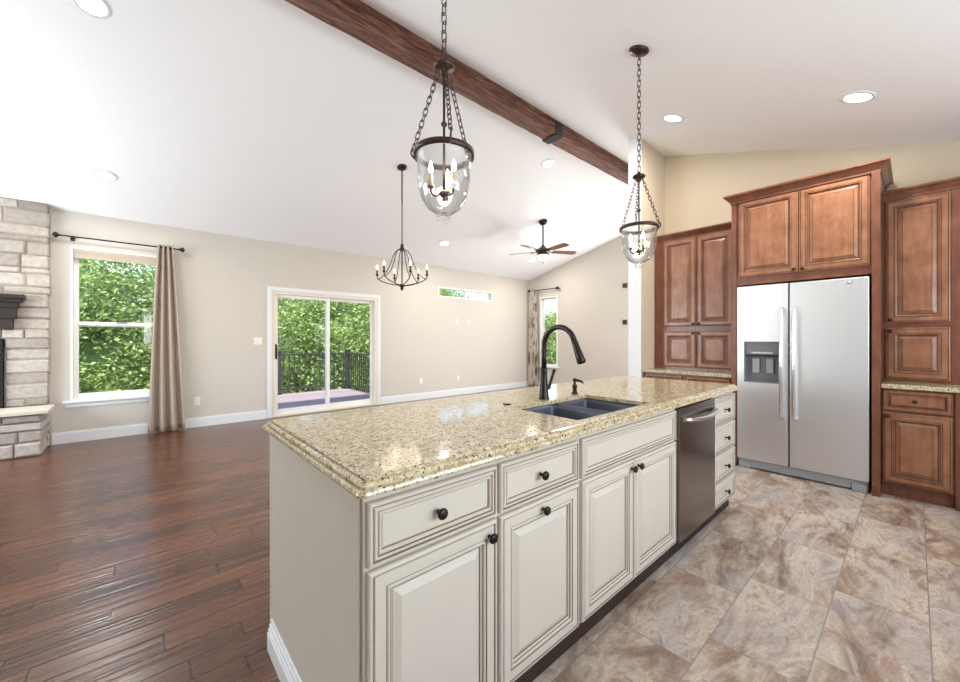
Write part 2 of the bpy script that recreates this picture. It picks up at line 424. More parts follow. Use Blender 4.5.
# ------------------------------------------------------------------ the room
YB, XE, XF, YK, XP = 6.775, 7.76, 5.07, 2.135, 4.42      # back wall, far wall, cabinet wall, partition face, partition end
YR, ZR, SL, SK = 2.86, 3.83, 0.263, 0.303                # ridge and the two roof slopes
XL, YN = -3.0, -2.0                                      # left and rear walls
def ceil_z(y): return ZR - SL * (y - YR) if y >= YR else ZR - SK * (YR - y)
T = 0.15
def wall_panel(axis, pos, thick, a0, a1, z0, z1, holes):
    """wall with openings: axis 'y' -> runs along x at y=pos..pos+thick"""
    mb = MB(); As = sorted({a0, a1, *[h[0] for h in holes], *[h[1] for h in holes]}); Zs = sorted({z0, z1, *[h[2] for h in holes], *[h[3] for h in holes]})
    for i in range(len(As) - 1):
        run = None
        for k in range(len(Zs) - 1):
            am = (As[i] + As[i + 1]) / 2; zm = (Zs[k] + Zs[k + 1]) / 2
            hole = any(h[0] < am < h[1] and h[2] < zm < h[3] for h in holes)
            if not hole:
                if run is None: run = [Zs[k], Zs[k + 1]]
                else: run[1] = Zs[k + 1]
            if (hole or k == len(Zs) - 2) and run:
                if axis == 'y': mb.box(As[i], As[i + 1], min(pos, pos + thick), max(pos, pos + thick), run[0], run[1])
                else: mb.box(min(pos, pos + thick), max(pos, pos + thick), As[i], As[i + 1], run[0], run[1])
                run = None
    return mb
Mx = Matrix.Rotation(PI / 2, 4, 'Z') @ Matrix.Rotation(PI / 2, 4, 'X')     # local (x,y,z) -> world (z,x,y): polygon in yz, depth along x
W1 = (-0.625, 0.245, 0.50, 2.37); DR = (1.575, 3.385, -0.01, 2.02); TR = (4.80, 6.40, 2.155, 2.375)
struct('wall_back', wall_panel('y', YB, T, XL, XE + T, -0.02, ceil_z(YB) + 0.02, [W1, DR, TR]), M['wall'])
FW = (5.86, 6.42, 0.55, 2.32)
mb = wall_panel('x', XE, T, YK, YB, -0.02, 2.70, [FW, (2.38, 3.92, .58, 2.42)])  # second opening is added, out of view, for the far fill lamp
mb.prism([(YK, 2.70), (YB, 2.70), (YB, ceil_z(YB)), (YR, ZR), (YK, ceil_z(YK))], Matrix.Translation((XE, 0, 0)) @ Mx, T)
struct('wall_far', mb, M['wall'])
mb = MB(); mb.prism([(YN, -0.02), (YK, -0.02), (YK, ceil_z(YK)), (YN, ceil_z(YN))], Matrix.Translation((XF, 0, 0)) @ Mx, T); struct('wall_right', mb, M['wall_shaded'])
mb = MB(); mb.prism([(YK, -0.02), (YK + 0.155, -0.02), (YK + 0.155, ceil_z(YK + 0.155)), (YK, ceil_z(YK))], Matrix.Translation((XP + 0.012, 0, 0)) @ Mx, XE - XP - 0.012); struct('wall_partition', mb, M['wall_shaded'])
mb = MB(); mb.prism([(YK, 0), (YK + 0.155, 0), (YK + 0.155, ceil_z(YK + 0.155)), (YK, ceil_z(YK))], Matrix.Translation((XP, 0, 0)) @ Mx, 0.012); struct('lit_end_cap', mb, M['trim'])  # added cap; daylight on the wall end is put into its white
mb = wall_panel('x', XL - T, T, YN - T, YB + T, -0.02, 2.35, [(3.8, 6.4, 0.65, 2.3)])  # opening added around the left fill lamp
mb.prism([(YN - T, 2.35), (YB + T, 2.35), (YB + T, ceil_z(YB + T)), (YR, ZR), (YN - T, ceil_z(YN - T))], Matrix.Translation((XL - T, 0, 0)) @ Mx, T)
struct('wall_left', mb, M['wall'])
struct('wall_rear', wall_panel('y', YN - T, T, XL, XF + T, -0.02, ceil_z(YN), [(0.05, 3.35, 0.88, 2.22)]), M['wall'])  # unseen opening added to hold the rear fill lamp
mb = MB(); th = 0.2
mb.prism([(YR, ZR), (YB + T + .45, ceil_z(YB + T + .45)), (YB + T + .45, ceil_z(YB + T + .45) + th), (YR, ZR + th), (YN - T - .3, ceil_z(YN - T - .3) + th), (YN - T - .3, ceil_z(YN - T - .3))], Matrix.Translation((XL - T - .3, 0, 0)) @ Mx, XE - XL + 2 * T + .6)
struct('ceiling', mb, M['ceiling'])
YJ = 1.40
struct('floor', MB().box(XL - T, XE + T, YJ, YB + T, -0.06, 0), M['planks'])
struct('floor_tile', MB().box(XL - T, XF + T, YN - T, YJ, -0.06, 0), M['tile'])
# baseboards
def base_prof(mb, x0, x1, y, h=0.135):
    mb.box(x0, x1, y - 0.016, y, 0, h - 0.02); mb.box(x0, x1, y - 0.011, y, h - 0.02, h - 0.006); mb.box(x0, x1, y - 0.007, y, h - 0.006, h); return mb
mb = MB(); base_prof(mb, -0.775, 1.505, YB); base_prof(mb, 3.455, XE, YB); struct('baseboard_back', mb, M['trim'])
mb = MB(); mb.box(XE - 0.016, XE, YK + .16, YB - .016, 0, 0.115); mb.box(XE - 0.009, XE, YK + .16, YB - .016, 0.115, 0.135); struct('baseboard_far', mb, M['trim'])
# window 1: trim, sill, two sashes
def empty_struct(name, loc):
    o = bpy.data.objects.new(name, None); COL.objects.link(o); o.location = loc; o['kind'] = 'structure'; ORG[o.name] = Vector(loc); return o
def rect_frame(mb, x0, x1, z0, z1, w, y0, y1, wb=None):
    wb = w if wb is None else wb
    mb.box(x0, x0 + w, y0, y1, z0, z1); mb.box(x1 - w, x1, y0, y1, z0, z1); mb.box(x0 + w, x1 - w, y0, y1, z1 - w, z1); mb.box(x0 + w, x1 - w, y0, y1, z0, z0 + wb); return mb
w = empty_struct('window_1', (-0.165, YB, 0.5)); x0, x1, z0, z1 = W1
rect_frame(MB(), x0, x1, z0, z1, 0.022, YB - 0.008, YB + 0.13).build('window_frame', M['white_vinyl'], w, bevel=0.003)
MB().box(x0 - 0.06, x1 + 0.06, YB - 0.045, YB + 0.02, z0 - 0.022, z0).build('window_sill', M['trim'], w, bevel=0.006)
MB().box(x0 - 0.04, x1 + 0.04, YB - 0.014, YB, z0 - 0.075, z0 - 0.022).build('window_apron', M['trim'], w, bevel=0.003)
zm = 1.44
rect_frame(MB(), x0 + .022, x1 - .022, zm - 0.03, z1 - .022, 0.045, YB + 0.075, YB + 0.11).build('sash', M['white_vinyl'], w, bevel=0.004)
lo = rect_frame(MB(), x0 + .022, x1 - .022, z0 + .022, zm + 0.03, 0.045, YB + 0.04, YB + 0.074, 0.06).build('sash', M['white_vinyl'], w, bevel=0.004)
MB().box(-0.22, -0.12, YB + 0.028, YB + 0.04, zm + 0.012, zm + 0.03).build('sash_lock', M['grey_plastic'], lo)
MB().box(x0 + .066, x1 - .066, YB + 0.09, YB + 0.094, zm + .014, z1 - .066).build('pane', M['pane'], w)
MB().box(x0 + .066, x1 - .066, YB + 0.055, YB + 0.059, z0 + .08, zm - .014).build('pane', M['pane'], w)
# transom
w = empty_struct('window_2', (5.6, YB, 2.155)); x0, x1, z0, z1 = TR
mb = rect_frame(MB(), x0, x1, z0, z1, 0.03, YB - 0.006, YB + 0.12); mb.box(5.575, 5.625, YB + 0.03, YB + 0.11, z0 + .03, z1 - .03); mb.build('window_frame', M['white_vinyl'], w, bevel=0.003)
MB().box(x0 + .03, 5.575, YB + 0.07, YB + 0.074, z0 + .03, z1 - .03).build('pane', M['pane'], w); MB().box(5.625, x1 - .03, YB + 0.07, YB + 0.074, z0 + .03, z1 - .03).build('pane', M['pane'], w)
# far window
w = empty_struct('window_3', (XE, 6.14, 0.55)); a0, a1, z0, z1 = FW
def rect_frame_x(mb, a0, a1, z0, z1, wd, x0, x1):
    mb.box(x0, x1, a0, a0 + wd, z0, z1); mb.box(x0, x1, a1 - wd, a1, z0, z1); mb.box(x0, x1, a0 + wd, a1 - wd, z1 - wd, z1); mb.box(x0, x1, a0 + wd, a1 - wd, z0, z0 + wd); return mb
rect_frame_x(MB(), a0, a1, z0, z1, 0.035, XE - 0.01, XE + 0.12).build('window_frame', M['white_vinyl'], w, bevel=0.003)
rect_frame_x(MB(), a0 + .035, a1 - .035, z0 + .035, 1.46, 0.03, XE + 0.04, XE + 0.07).build('sash', M['white_vinyl'], w)
rect_frame_x(MB(), a0 + .035, a1 - .035, 1.43, z1 - .035, 0.03, XE + 0.072, XE + 0.10).build('sash', M['white_vinyl'], w)
MB().box(XE - 0.05, XE + 0.02, a0 - 0.05, a1 + 0.05, z0 - 0.025, z0).build('window_sill', M['trim'], w, bevel=0.005)
MB().box(XE + 0.05, XE + 0.054, a0 + .06, a1 - .06, z0 + .06, 1.44).build('pane', M['pane'], w); MB().box(XE + 0.085, XE + 0.089, a0 + .06, a1 - .06, 1.45, z1 - .06).build('pane', M['pane'], w)
# patio door
w = empty_struct('door_1', (2.48, YB, 0)); x0, x1, _, z1 = DR
mb = MB(); mb.box(x0 - .065, x0, YB - .018, YB, 0, z1 + .065); mb.box(x1, x1 + .065, YB - .018, YB, 0, z1 + .065); mb.box(x0, x1, YB - .018, YB, z1, z1 + .065)
mb.build('casing', M['trim'], w, bevel=0.004)
mb = MB(); mb.box(x0, x0 + .045, YB - .01, YB + T, 0, z1); mb.box(x1 - .045, x1, YB - .01, YB + T, 0, z1); mb.box(x0 + .045, x1 - .045, YB - .01, YB + T, z1 - .05, z1); mb.box(x0 + .045, x1 - .045, YB - .01, YB + T, 0, 0.03)
mb.build('door_frame', M['vinyl'], w, bevel=0.003)
xm = 2.475
p1 = rect_frame(MB(), x0 + .045, xm + .03, .03, z1 - .05, 0.052, YB + .03, YB + .066, 0.085).build('sliding_panel', M['white_vinyl'], w, bevel=0.004)
p2 = rect_frame(MB(), xm - .03, x1 - .045, .03, z1 - .05, 0.052, YB + .07, YB + .106, 0.085).build('fixed_panel', M['white_vinyl'], w, bevel=0.004)
MB().box(x0 + .095, xm - .02, YB + .046, YB + .05, .11, z1 - .10).build('pane', M['pane'], p1); MB().box(xm + .02, x1 - .095, YB + .086, YB + .09, .11, z1 - .10).build('pane', M['pane'], p2)
mb = MB(); mb.box(x0 + .058, x0 + .084, YB + .012, YB + .03, 0.93, 1.17); mb.tube([(x0 + .071, YB + .02, .95), (x0 + .071, YB - .02, .97), (x0 + .071, YB - .02, 1.13), (x0 + .071, YB + .02, 1.15)], .009); mb.build('door_handle', M['bronze'], p1)
# ridge beam: two hewn lengths
def beam_piece(x0, x1):
    mb = MB(); n = max(4, int((x1 - x0) / 0.12)); rng = random.Random(int(x0 * 10) + 5); y0, y1, zb, zt = 2.76, 2.955, 3.642, 3.86
    rows = []
    for i in range(n + 1):
        x = x0 + (x1 - x0) * i / n; j = lambda s=0.0035: rng.uniform(-s, s)
        rows.append([(x, y0 + j(), zt), (x, y0 + j(), zb + .10 + j()), (x, y0 + j(), zb + .012 + j()), (x, y0 + .012 + j(), zb + j()), (x, (y0 + y1) / 2, zb + j()), (x, y1 - .012, zb + j()), (x, y1 + j(), zb + .012), (x, y1 + j(), zt)])
    mb.sheet(rows, smooth=False); mb.quad(*[rows[0][k] for k in (0, 2, 5, 7)]); mb.quad(*[rows[-1][k] for k in (0, 2, 5, 7)]); return mb
bm_t = thing('ceiling_beam', 'long rough-hewn brown wooden beam along the ridge of the vaulted ceiling', 'beam', (2.4, 2.855, 3.65))
beam_piece(-1.2, 3.618).build('timber', M['beam'], bm_t); beam_piece(3.622, XE - 0.01).build('timber', M['beam'], bm_t)
mb = MB(); mb.box(3.625, 3.74, 2.751, 2.756, 3.634, 3.79); mb.box(3.625, 3.74, 2.751, 2.964, 3.630, 3.6355); mb.box(3.625, 3.74, 2.959, 2.964, 3.634, 3.79)
st = mb.build('steel_strap', M['steel_strap'], bm_t); mb = MB()
for dz in (3.69, 3.76): mb.lathe([(0.012, 0), (0.010, .006), (0, .008)], seg=8); mb.xform(len(mb.v) - 24, Matrix.Translation((3.685, 2.752, dz)) @ Matrix.Rotation(PI / 2, 4, 'X'))
mb.build('bolt', M['black_iron'], st)

# ------------------------------------------------------------------ outdoors
struct('ground', MB().box(-30, 45, YB + T + .3, 60, -2.7, -2.5), M['soil'])
struct('ground_side', MB().box(XE + T + .3, 45, -25, YB + T + .29, -2.7, -2.5), M['soil'])
dk = MB(); y = YB + T + .02
while y < 9.86:
    dk.box(0.7, 4.12, y, y + .135, -0.075, -0.045); y += .141
dk.box(0.75, 4.08, YB + T + .02, 9.84, -0.25, -0.08)
for px_, py_ in ((0.8, 9.7), (4.0, 9.7), (0.8, 7.2), (4.0, 7.2)): dk.box(px_ - .06, px_ + .06, py_ - .06, py_ + .06, -2.5, -0.25)
struct('deck', dk, M['deck'])
rl = thing('deck_railing', 'dark metal railing with slim balusters around the deck outside the glass door', 'railing', (2.4, 9.8, -.045))
for px_, py_ in ((0.78, 9.78), (4.05, 9.78), (2.42, 9.78), (4.05, 7.0)):
    MB().box(px_ - .05, px_ + .05, py_ - .05, py_ + .05, -.045, .95).box(px_ - .065, px_ + .065, py_ - .065, py_ + .065, .95, .975).build('post', M['railing'], rl)
for (x0, x1) in ((0.83, 2.37), (2.47, 4.0)):
    MB().box(x0, x1, 9.745, 9.815, .86, .90).build('top_rail', M['railing'], rl); MB().box(x0, x1, 9.76, 9.80, .05, .09).build('bottom_rail', M['railing'], rl)
    x = x0 + .06
    while x < x1 - .04:
        MB().box(x - .01, x + .01, 9.77, 9.79, .09, .86).build('baluster', M['railing'], rl); x += .118
MB().box(4.015, 4.085, 7.05, 9.73, .86, .90).build('top_rail', M['railing'], rl); MB().box(4.03, 4.07, 7.05, 9.73, .05, .09).build('bottom_rail', M['railing'], rl)
y = 7.15
while y < 9.7:
    MB().box(4.04, 4.06, y - .01, y + .01, .09, .86).build('baluster', M['railing'], rl); y += .118

def crown_mesh(seed, rx, rz, n_cl=330, n_leaf=170, size=0.055):
    rng = np.random.default_rng(seed)
    d = rng.normal(size=(n_cl, 3)); d /= np.linalg.norm(d, axis=1)[:, None]
    cen = d * np.array([rx, rx, rz]) * rng.uniform(0.60, 1.0, (n_cl, 1))
    P = (cen[:, None, :] + rng.normal(size=(n_cl, n_leaf, 3)) * np.array([.26, .26, .17])).reshape(-1, 3); N = len(P)
    a = rng.normal(size=(N, 3)); a[:, 2] = a[:, 2] * 0.5 - 0.35; a /= np.linalg.norm(a, axis=1)[:, None]
    b = np.cross(a, rng.normal(size=(N, 3))); b /= np.linalg.norm(b, axis=1)[:, None]
    s = size * rng.uniform(0.6, 1.25, (N, 1))
    V = np.stack([P - a * s, P + b * s * 0.5, P + a * s, P - b * s * 0.5], 1).reshape(-1, 3)
    F = np.arange(N * 4).reshape(-1, 4)
    # leafy inner mass
    core = []; cf = []; S, R = 18, 10; o = N * 4
    for i in range(R + 1):
        for k in range(S):
            th = PI * i / R; ph = 2 * PI * k / S; q = 0.52 * (1 + rng.uniform(-.12, .12))
            core.append((rx * q * math.sin(th) * math.cos(ph), rx * q * math.sin(th) * math.sin(ph), rz * q * math.cos(th)))
    for i in range(R):
        for k in range(S): cf.append((o + i * S + k, o + i * S + (k + 1) % S, o + (i + 1) * S + (k + 1) % S, o + (i + 1) * S + k))
    me = bpy.data.meshes.new('crown'); me.from_pydata(V.tolist() + core, [], F.tolist() + cf); me.materials.append(M['leaf']); me.update(); return me
CR = [crown_mesh(11, 2.1, 2.7), crown_mesh(12, 2.1, 2.6), crown_mesh(13, 2.1, 2.9)]
def trunk_mesh(h):
    mb = MB(); mb.tube([(0, 0, 0), (.03, .02, h * .4), (-.02, .05, h * .75), (.02, 0, h)], [.13, .11, .08, .05], 8)
    for a in range(4): mb.tube([(0, .03, h * (.55 + .08 * a)), (.5 * math.cos(a * 1.7), .5 * math.sin(a * 1.7), h * (.75 + .08 * a)), (.9 * math.cos(a * 1.7), .9 * math.sin(a * 1.7), h * (.9 + .08 * a))], [.045, .03, .015], 6)
    me = bpy.data.meshes.new('trunk'); me.from_pydata(mb.v, [], mb.f); me.polygons.foreach_set('use_smooth', mb.s); me.materials.append(M['bark']); me.update(); return me
TK = trunk_mesh(3.6)
def tree(x, y, zc, k, s, rot, label, group):
    r = thing('tree', label, 'tree', (x, y, -2.5), group)
    h = zc + 2.5
    t = bpy.data.objects.new('trunk', TK); COL.objects.link(t); t.parent = r; t.scale = (1, 1, h / 3.6)
    c = bpy.data.objects.new('crown', CR[k]); COL.objects.link(c); c.parent = r; c.location = (0, 0, h); c.scale = (s, s, s); c.rotation_euler = (0, 0, rot)
LW = 'dense leafy green tree seen through the double-hung window by the fireplace'
LD = 'leafy green tree beyond the deck railing seen through the sliding glass door'
LT = 'tree top seen against bright sky through the small high transom window'
LF = 'leafy tree seen through the narrow far window behind the faucet'
G1, G2, G3, G4 = 'trees outside the double-hung window', 'trees outside the sliding door', 'trees outside the transom', 'trees outside the far window'
rt = random.Random(4)
for (x, y, z, k, s) in ((-0.6, 12.95, 0.7, 0, 1.0), (-3.2, 18.6, 3.2, 2, 1.0), (2.4, 18.6, 3.2, 1, 1.0)):
    tree(x, y, z, k, s, rt.uniform(0, 6), LW, G1)
for (x, y, z, k, s) in ((5.0, 13.2, 0.5, 1, 1.0), (8.1, 18.6, 2.4, 0, 1.0), (5.1, 24.3, 3.6, 2, 1.0), (10.8, 24.3, 3.6, 1, 1.0)):
    tree(x, y, z, k, s, rt.uniform(0, 6), LD, G2)
for (x, y, z, k, s) in ((13.8, 18.4, 1.6, 1, 1.0), (19.5, 18.6, 1.9, 2, 1.0), (16.6, 24.3, 2.6, 0, 1.0)):
    tree(x, y, z, k, s, rt.uniform(0, 6), LT, G3)
for (x, y, z, k, s) in ((12.9, 10.2, -0.3, 2, 1.0), (19.2, 12.7, 0.6, 1, 1.0)):
    tree(x, y, z, k, s, rt.uniform(0, 6), LF, G4)

# ------------------------------------------------------------------ fireplace
fp = thing('fireplace', 'stone fireplace chimney breast with raised hearth at the left', 'fireplace', (-1.9, 6.5, 0))
SX0, SX1, SY = -2.9, -0.782, 6.67
zc = ceil_z(SY) - 0.004
def stones(mb, x0, x1, yf, yb, z0, z1, holes, rng):
    brk = sorted({z1, *[q for h in holes for q in h[2:] if z0 < q < z1]}); z = z0
    while z < z1 - 0.01:
        top = min(q for q in brk if q > z + 1e-6)
        h = rng.choice([.065, .085, .105, .125, .15, .17])
        if top - z - h < .06: h = top - z
        spans = [(x0, x1)]
        for hx0, hx1, hz0, hz1 in holes:
            if z < hz1 - .001 and z + h > hz0 + .001: spans = [(x0, hx0), (hx1, x1)]
        for sa, sb in spans:
            x = sb
            while x > sa + 0.005:
                L = rng.uniform(.16, .46) if h < .13 else rng.uniform(.14, .36)
                if x - sa - L < .1: L = x - sa
                xa, xb = x - L, x
                jx = rng.uniform(-.014, .004) if xb > x1 - .001 else -.006
                fy = yf - rng.uniform(.012, .034)
                g = .006; a, b, c, d = xa + g, xb + jx, z + g, z + h - g; q = .012
                n = len(mb.v); jj = lambda: rng.uniform(-.007, .007)
                mb.v += [(a, yb, c), (b, yb, c), (b, yb, d), (a, yb, d), (a, fy + q, c), (b, fy + q, c), (b, fy + q, d), (a, fy + q, d), (a + q + jj(), fy, c + q + jj()), (b - q + jj(), fy, c + q + jj()), (b - q + jj(), fy, d - q + jj()), (a + q + jj(), fy, d - q + jj())]
                for f in ((0, 1, 5, 4), (1, 2, 6, 5), (2, 3, 7, 6), (3, 0, 4, 7), (4, 5, 9, 8), (5, 6, 10, 9), (6, 7, 11, 10), (7, 4, 8, 11), (8, 9, 10, 11)): mb.face([n + i for i in f])
                x -= L
        z += h
rg = random.Random(21)
mb = MB(); hole = (-2.62, -1.118, 0.49, 1.26)
stones(mb, SX0, SX1, SY + .02, YB - .004, 0.0, zc, [hole], rg); mb.box(SX0, SX1 - .022, SY + .012, YB - .002, 0, hole[2], 1); mb.box(SX0, hole[0], SY + .012, YB - .002, hole[2], hole[3], 1); mb.box(hole[1], SX1 - .022, SY + .012, YB - .002, hole[2], hole[3], 1); mb.box(SX0, SX1 - .022, SY + .012, YB - .002, hole[3], zc, 1)
mb.build('stone_facing', [M['stone'], M['mortar']], fp)
mb = MB(); stones(mb, SX0, -0.79, 6.275, 6.62, 0.0, 0.445, [], random.Random(5)); mb.build('hearth_base', M['stone'], fp)
MB().box(SX0, -0.805, 6.275, SY + .01, 0, .447).build('hearth_core', M['mortar'], fp)
MB().box(SX0, -0.735, 6.215, SY - .012, .448, .492).build('hearth_slab', M['hearth'], fp, bevel=.008)
mb = MB(); mb.box(hole[0], hole[1], SY + .06, YB - .003, hole[2], hole[3]); mb.build('firebox', M['mirror_black'], fp)
mb = MB(); fx0, fx1, fz0, fz1 = hole[0] + .01, hole[1] - .005, .495, 1.25
rect_frame(mb, fx0, fx1, fz0, fz1, .05, SY - .03, SY + .05); mb.build('firebox_frame', M['screen'], fp, bevel=.004)
mb = MB()
for (xr, yf, za, zb) in ((-.955, 6.50, 1.70, 1.745), (-.975, 6.53, 1.66, 1.70), (-1.005, 6.565, 1.60, 1.66), (-1.02, 6.585, 1.48, 1.60), (-1.045, 6.60, 1.36, 1.48)):
    mb.box(-3.62 - xr if False else SX0 + .05, xr, yf, SY - .012, za, zb)
mb.build('mantel_shelf', M['mantel'], fp, bevel=.004)

# ------------------------------------------------------------------ wall plates
def plate(name, label, cat, x, z, w=.07, h=.115, kind='outlet', group=None):
    r = thing(name, label, cat, (x, YB, z - h / 2), group)
    MB().box(x - w / 2, x + w / 2, YB - .006, YB, z - h / 2, z + h / 2).build('cover_plate', M['plate'], r, bevel=.002)
    if kind == 'outlet':
        for dz in (-.026, .026): MB().box(x - .017, x + .017, YB - .009, YB - .006, z + dz - .014, z + dz + .014).build('socket', M['grey_plastic'] if False else M['plate'], r)
    elif kind == 'switch':
        for dx in (-.024, .024): MB().box(x + dx - .015, x + dx + .015, YB - .011, YB - .006, z - .033, z + .033).build('rocker', M['plate'], r)
    else: MB().box(x - .012, x + .012, YB - .01, YB - .006, z - .012, z + .012).build('jack', M['grey_plastic'], r)
plate('light_switch', 'white double light switch on the wall left of the sliding glass door', 'switch', 1.385, 1.222, .115, .115, 'switch')
plate('wall_outlet', 'white low wall outlet between the taupe curtain and the sliding door', 'outlet', 0.616, 0.37)
plate('wall_outlet', 'white low wall outlet nearest the right side of the sliding door', 'outlet', 4.368, 0.385)
plate('wall_outlet', 'white low wall outlet below the transom window, farther from the door', 'outlet', 5.342, 0.375)
plate('wall_plate', 'left of two small wall plates under the transom window', 'wall plate', 5.314, 1.632, .07, .115, 'jack')
plate('wall_plate', 'right of two small wall plates under the transom window', 'wall plate', 5.648, 1.636, .07, .115, 'jack')
for z, lb in ((2.39, 'upper small dark square bronze plate on the far wall beside the white partition end'), (1.61, 'lower small dark square bronze plate on the far wall beside the white partition end')):
    o = MB().box(XE - .018, XE, 4.045, 4.145, z - .05, z + .05).build('square_plate', M['bronze'], None, bevel=.004); tag(o, lb, 'wall plate')

# ------------------------------------------------------------------ curtains
def curtain_mesh(top, bot, zt, zb, pos, axis, folds, amp, ph=0.0):
    rows = []; NZ, NA = 26, 90
    for i in range(NZ + 1):
        f = i / NZ; e = f ** 0.8; z = zt + (zb - zt) * f
        a0 = top[0] + (bot[0] - top[0]) * e; a1 = top[1] + (bot[1] - top[1]) * e
        row = []
        for k in range(NA + 1):
            u = k / NA; d = amp * (0.85 + .35 * f) * math.sin(2 * PI * folds * u + ph + .5 * math.sin(3 * f)) + .004 * math.sin(9 * u + 1.5 * f)
            a = a0 + (a1 - a0) * u
            row.append((a, pos - d, z) if axis == 'y' else (pos - d, a, z))
        rows.append(row)
    return MB().sheet(rows)
rod = thing('curtain_rod', 'dark bronze curtain rod above the double-hung window by the fireplace', 'curtain rod', (-0.16, YB - .08, 2.48))
ry = YB - .085
MB().tube([(-0.695, ry, 2.482), (0.405, ry, 2.482)], .009, 10).build('pole', M['bronze_dark'], rod)
for sx, xx in ((-1, -0.695), (1, 0.405)):
    mb = MB(); mb.lathe([(.010, 0), (.018, .004), (.013, .012), (.034, .034), (.036, .044), (.018, .062), (0, .070)], seg=12); mb.xform(0, Matrix.Translation((xx, ry, 2.482)) @ Matrix.Rotation(sx * PI / 2, 4, 'Y')); mb.build('finial', M['bronze_dark'], rod)
    xb = xx - sx * .09
    MB().tube([(xb, ry, 2.478), (xb, ry, 2.465), (xb, YB - .004, 2.465)], .006, 6).lathe([(.02, 2.445), (.02, 2.485)], xb, YB - .008, 8).build('bracket', M['bronze_dark'], rod)
cu = curtain_mesh((.185, .335), (.085, .475), 2.515, .012, ry, 'y', 3.2, .036).build('curtain', M['curtain'], None, solid=.004)
tag(cu, 'taupe curtain panel hanging gathered at the right side of the window by the fireplace', 'curtain')
rod = thing('curtain_rod', 'dark curtain rod above the narrow far window behind the faucet', 'curtain rod', (XE - .08, 6.26, 2.5)); rx = XE - .085
MB().tube([(rx, 5.80, 2.50), (rx, 6.70, 2.50)], .011, 8).build('pole', M['bronze_dark'], rod)
for yy in (5.80, 6.70):
    mb = MB(); mb.box(rx - .03, rx + .03, yy - .03, yy + .03, 2.47, 2.53); mb.build('finial', M['bronze_dark'], rod, bevel=.008)
    y2 = yy + (.07 if yy < 6 else -.07)
    MB().tube([(rx, y2, 2.496), (XE - .003, y2, 2.49)], .007, 6).build('bracket', M['bronze_dark'], rod)
cu = curtain_mesh((6.46, 6.69), (6.40, 6.72), 2.53, .012, rx, 'x', 4.0, .032, 1.0).build('curtain', M['curtain_print'], None, solid=.004)
tag(cu, 'white curtain with brown print hanging left of the narrow far window', 'curtain')
sh = thing('window_shade', 'beige pleated shade pulled up at the top of the double-hung window', 'window shade', (-.165, YB + .02, 2.26))
MB().box(-.60, .22, YB + .004, YB + .034, 2.318, 2.346).build('headrail', M['shade'], sh, bevel=.003)
mb = MB()
for i in range(5): mb.box(-.598, .218, YB + .006 + .003 * (i % 2), YB + .028 + .003 * (i % 2), 2.262 + i * .011, 2.272 + i * .011)
mb.box(-.60, .22, YB + .005, YB + .03, 2.245, 2.261); mb.build('pleated_fabric', M['shade'], sh)

# ------------------------------------------------------------------ cabinet helpers
def scaled(prof, k): return [(a * k, d, *m) for a, d, *m in prof]
CREAM_DOOR = [(0, 0), (0, .013), (.003, .018), (.006, .0195), (.010, .0195), (.0125, .016, 1), (.0145, .016, 1), (.017, .0195), (.046, .0195), (.048, .0165, 1), (.050, .0165, 1), (.053, .020), (.057, .020), (.0595, .0155), (.0605, .0135, 1), (.063, .0135, 1), (.067, .0095), (.068, .007, 1), (.0705, .007, 1), (.092, .0165), (.0935, .0165, 0)]
CREAM_DRAWER = [(0, 0), (0, .013), (.003, .018), (.006, .0195), (.010, .0195), (.0125, .016, 1), (.0145, .016, 1), (.017, .0195), (.023, .0195), (.0245, .0165, 1), (.0262, .0165, 1), (.029, .020), (.033, .020), (.0355, .0135), (.0365, .0115, 1), (.0385, .0115, 1), (.041, .013), (.0415, .013)]
WOOD_DOOR = [(0, 0), (0, .013), (.004, .018), (.010, .0195), (.0115, .0165, 1), (.0135, .0165, 1), (.016, .0195), (.046, .0195), (.0475, .017, 1), (.0500, .017, 1), (.053, .0195), (.057, .0185), (.0585, .013, 1), (.0620, .011, 1), (.066, .0095), (.067, .006, 1), (.0715, .006, 1), (.094, .0155), (.0945, .0142, 1), (.0965, .0142, 1), (.098, .0155)]
WOOD_DRAWER = scaled(WOOD_DOOR, .5)
KP = [(0.0065, 0), (0.0055, .004), (0.0050, .012), (0.0075, .016), (0.0150, .019), (0.0165, .023), (0.0150, .028), (0.0100, .0305), (0, .0315)]
def knob(parent, p, direction, mat, s=1.0):
    mb = MB(); mb.lathe([(r * s, z * s) for r, z in KP], seg=14)
    mb.xform(0, Matrix.Translation(p) @ Vector((0, 0, 1)).rotation_difference(Vector(direction)).to_matrix().to_4x4()); return mb.build('knob', mat, parent)
# ---- kitchen island; fronts face -Y
YD = .885; YC = YD + .0195                       # door face, carcass face
def front(parent, name, x0, x1, z0, z1, prof, knobs=(), mat='cream', gl='glaze'):
    o = MB().panel((x0, YC, z0), (1, 0, 0), (0, 0, 1), (0, -1, 0), x1 - x0, z1 - z0, prof).build(name, [M[mat], M[gl]], parent, fix=False)
    for kx, kz in knobs: knob(o, (kx, YC - .0175, kz), (0, -1, 0), M['bronze_dark'])
    return o
YBK = 1.785
def carcass(parent, x0, x1, yb=YBK):
    mb = MB(); mb.box(x0, x1, YC, yb, .10, .8795); mb.build('carcass', M['cream'], parent)
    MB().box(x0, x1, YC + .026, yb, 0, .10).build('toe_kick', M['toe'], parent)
c1 = thing('island_cabinet', 'cream glazed base cabinet at the near end of the island, one drawer over one door', 'cabinet', (.64, 1.3, 0))
carcass(c1, .415, .8635)
MB().box(.409, .415, YC + .012, YBK + .004, .0, .8795).build('end_panel', M['cream'], c1)
MB().box(.4085, .4115, YC + .002, YC + .005, .12, .8795).build('glaze_line', M['glaze'], c1)
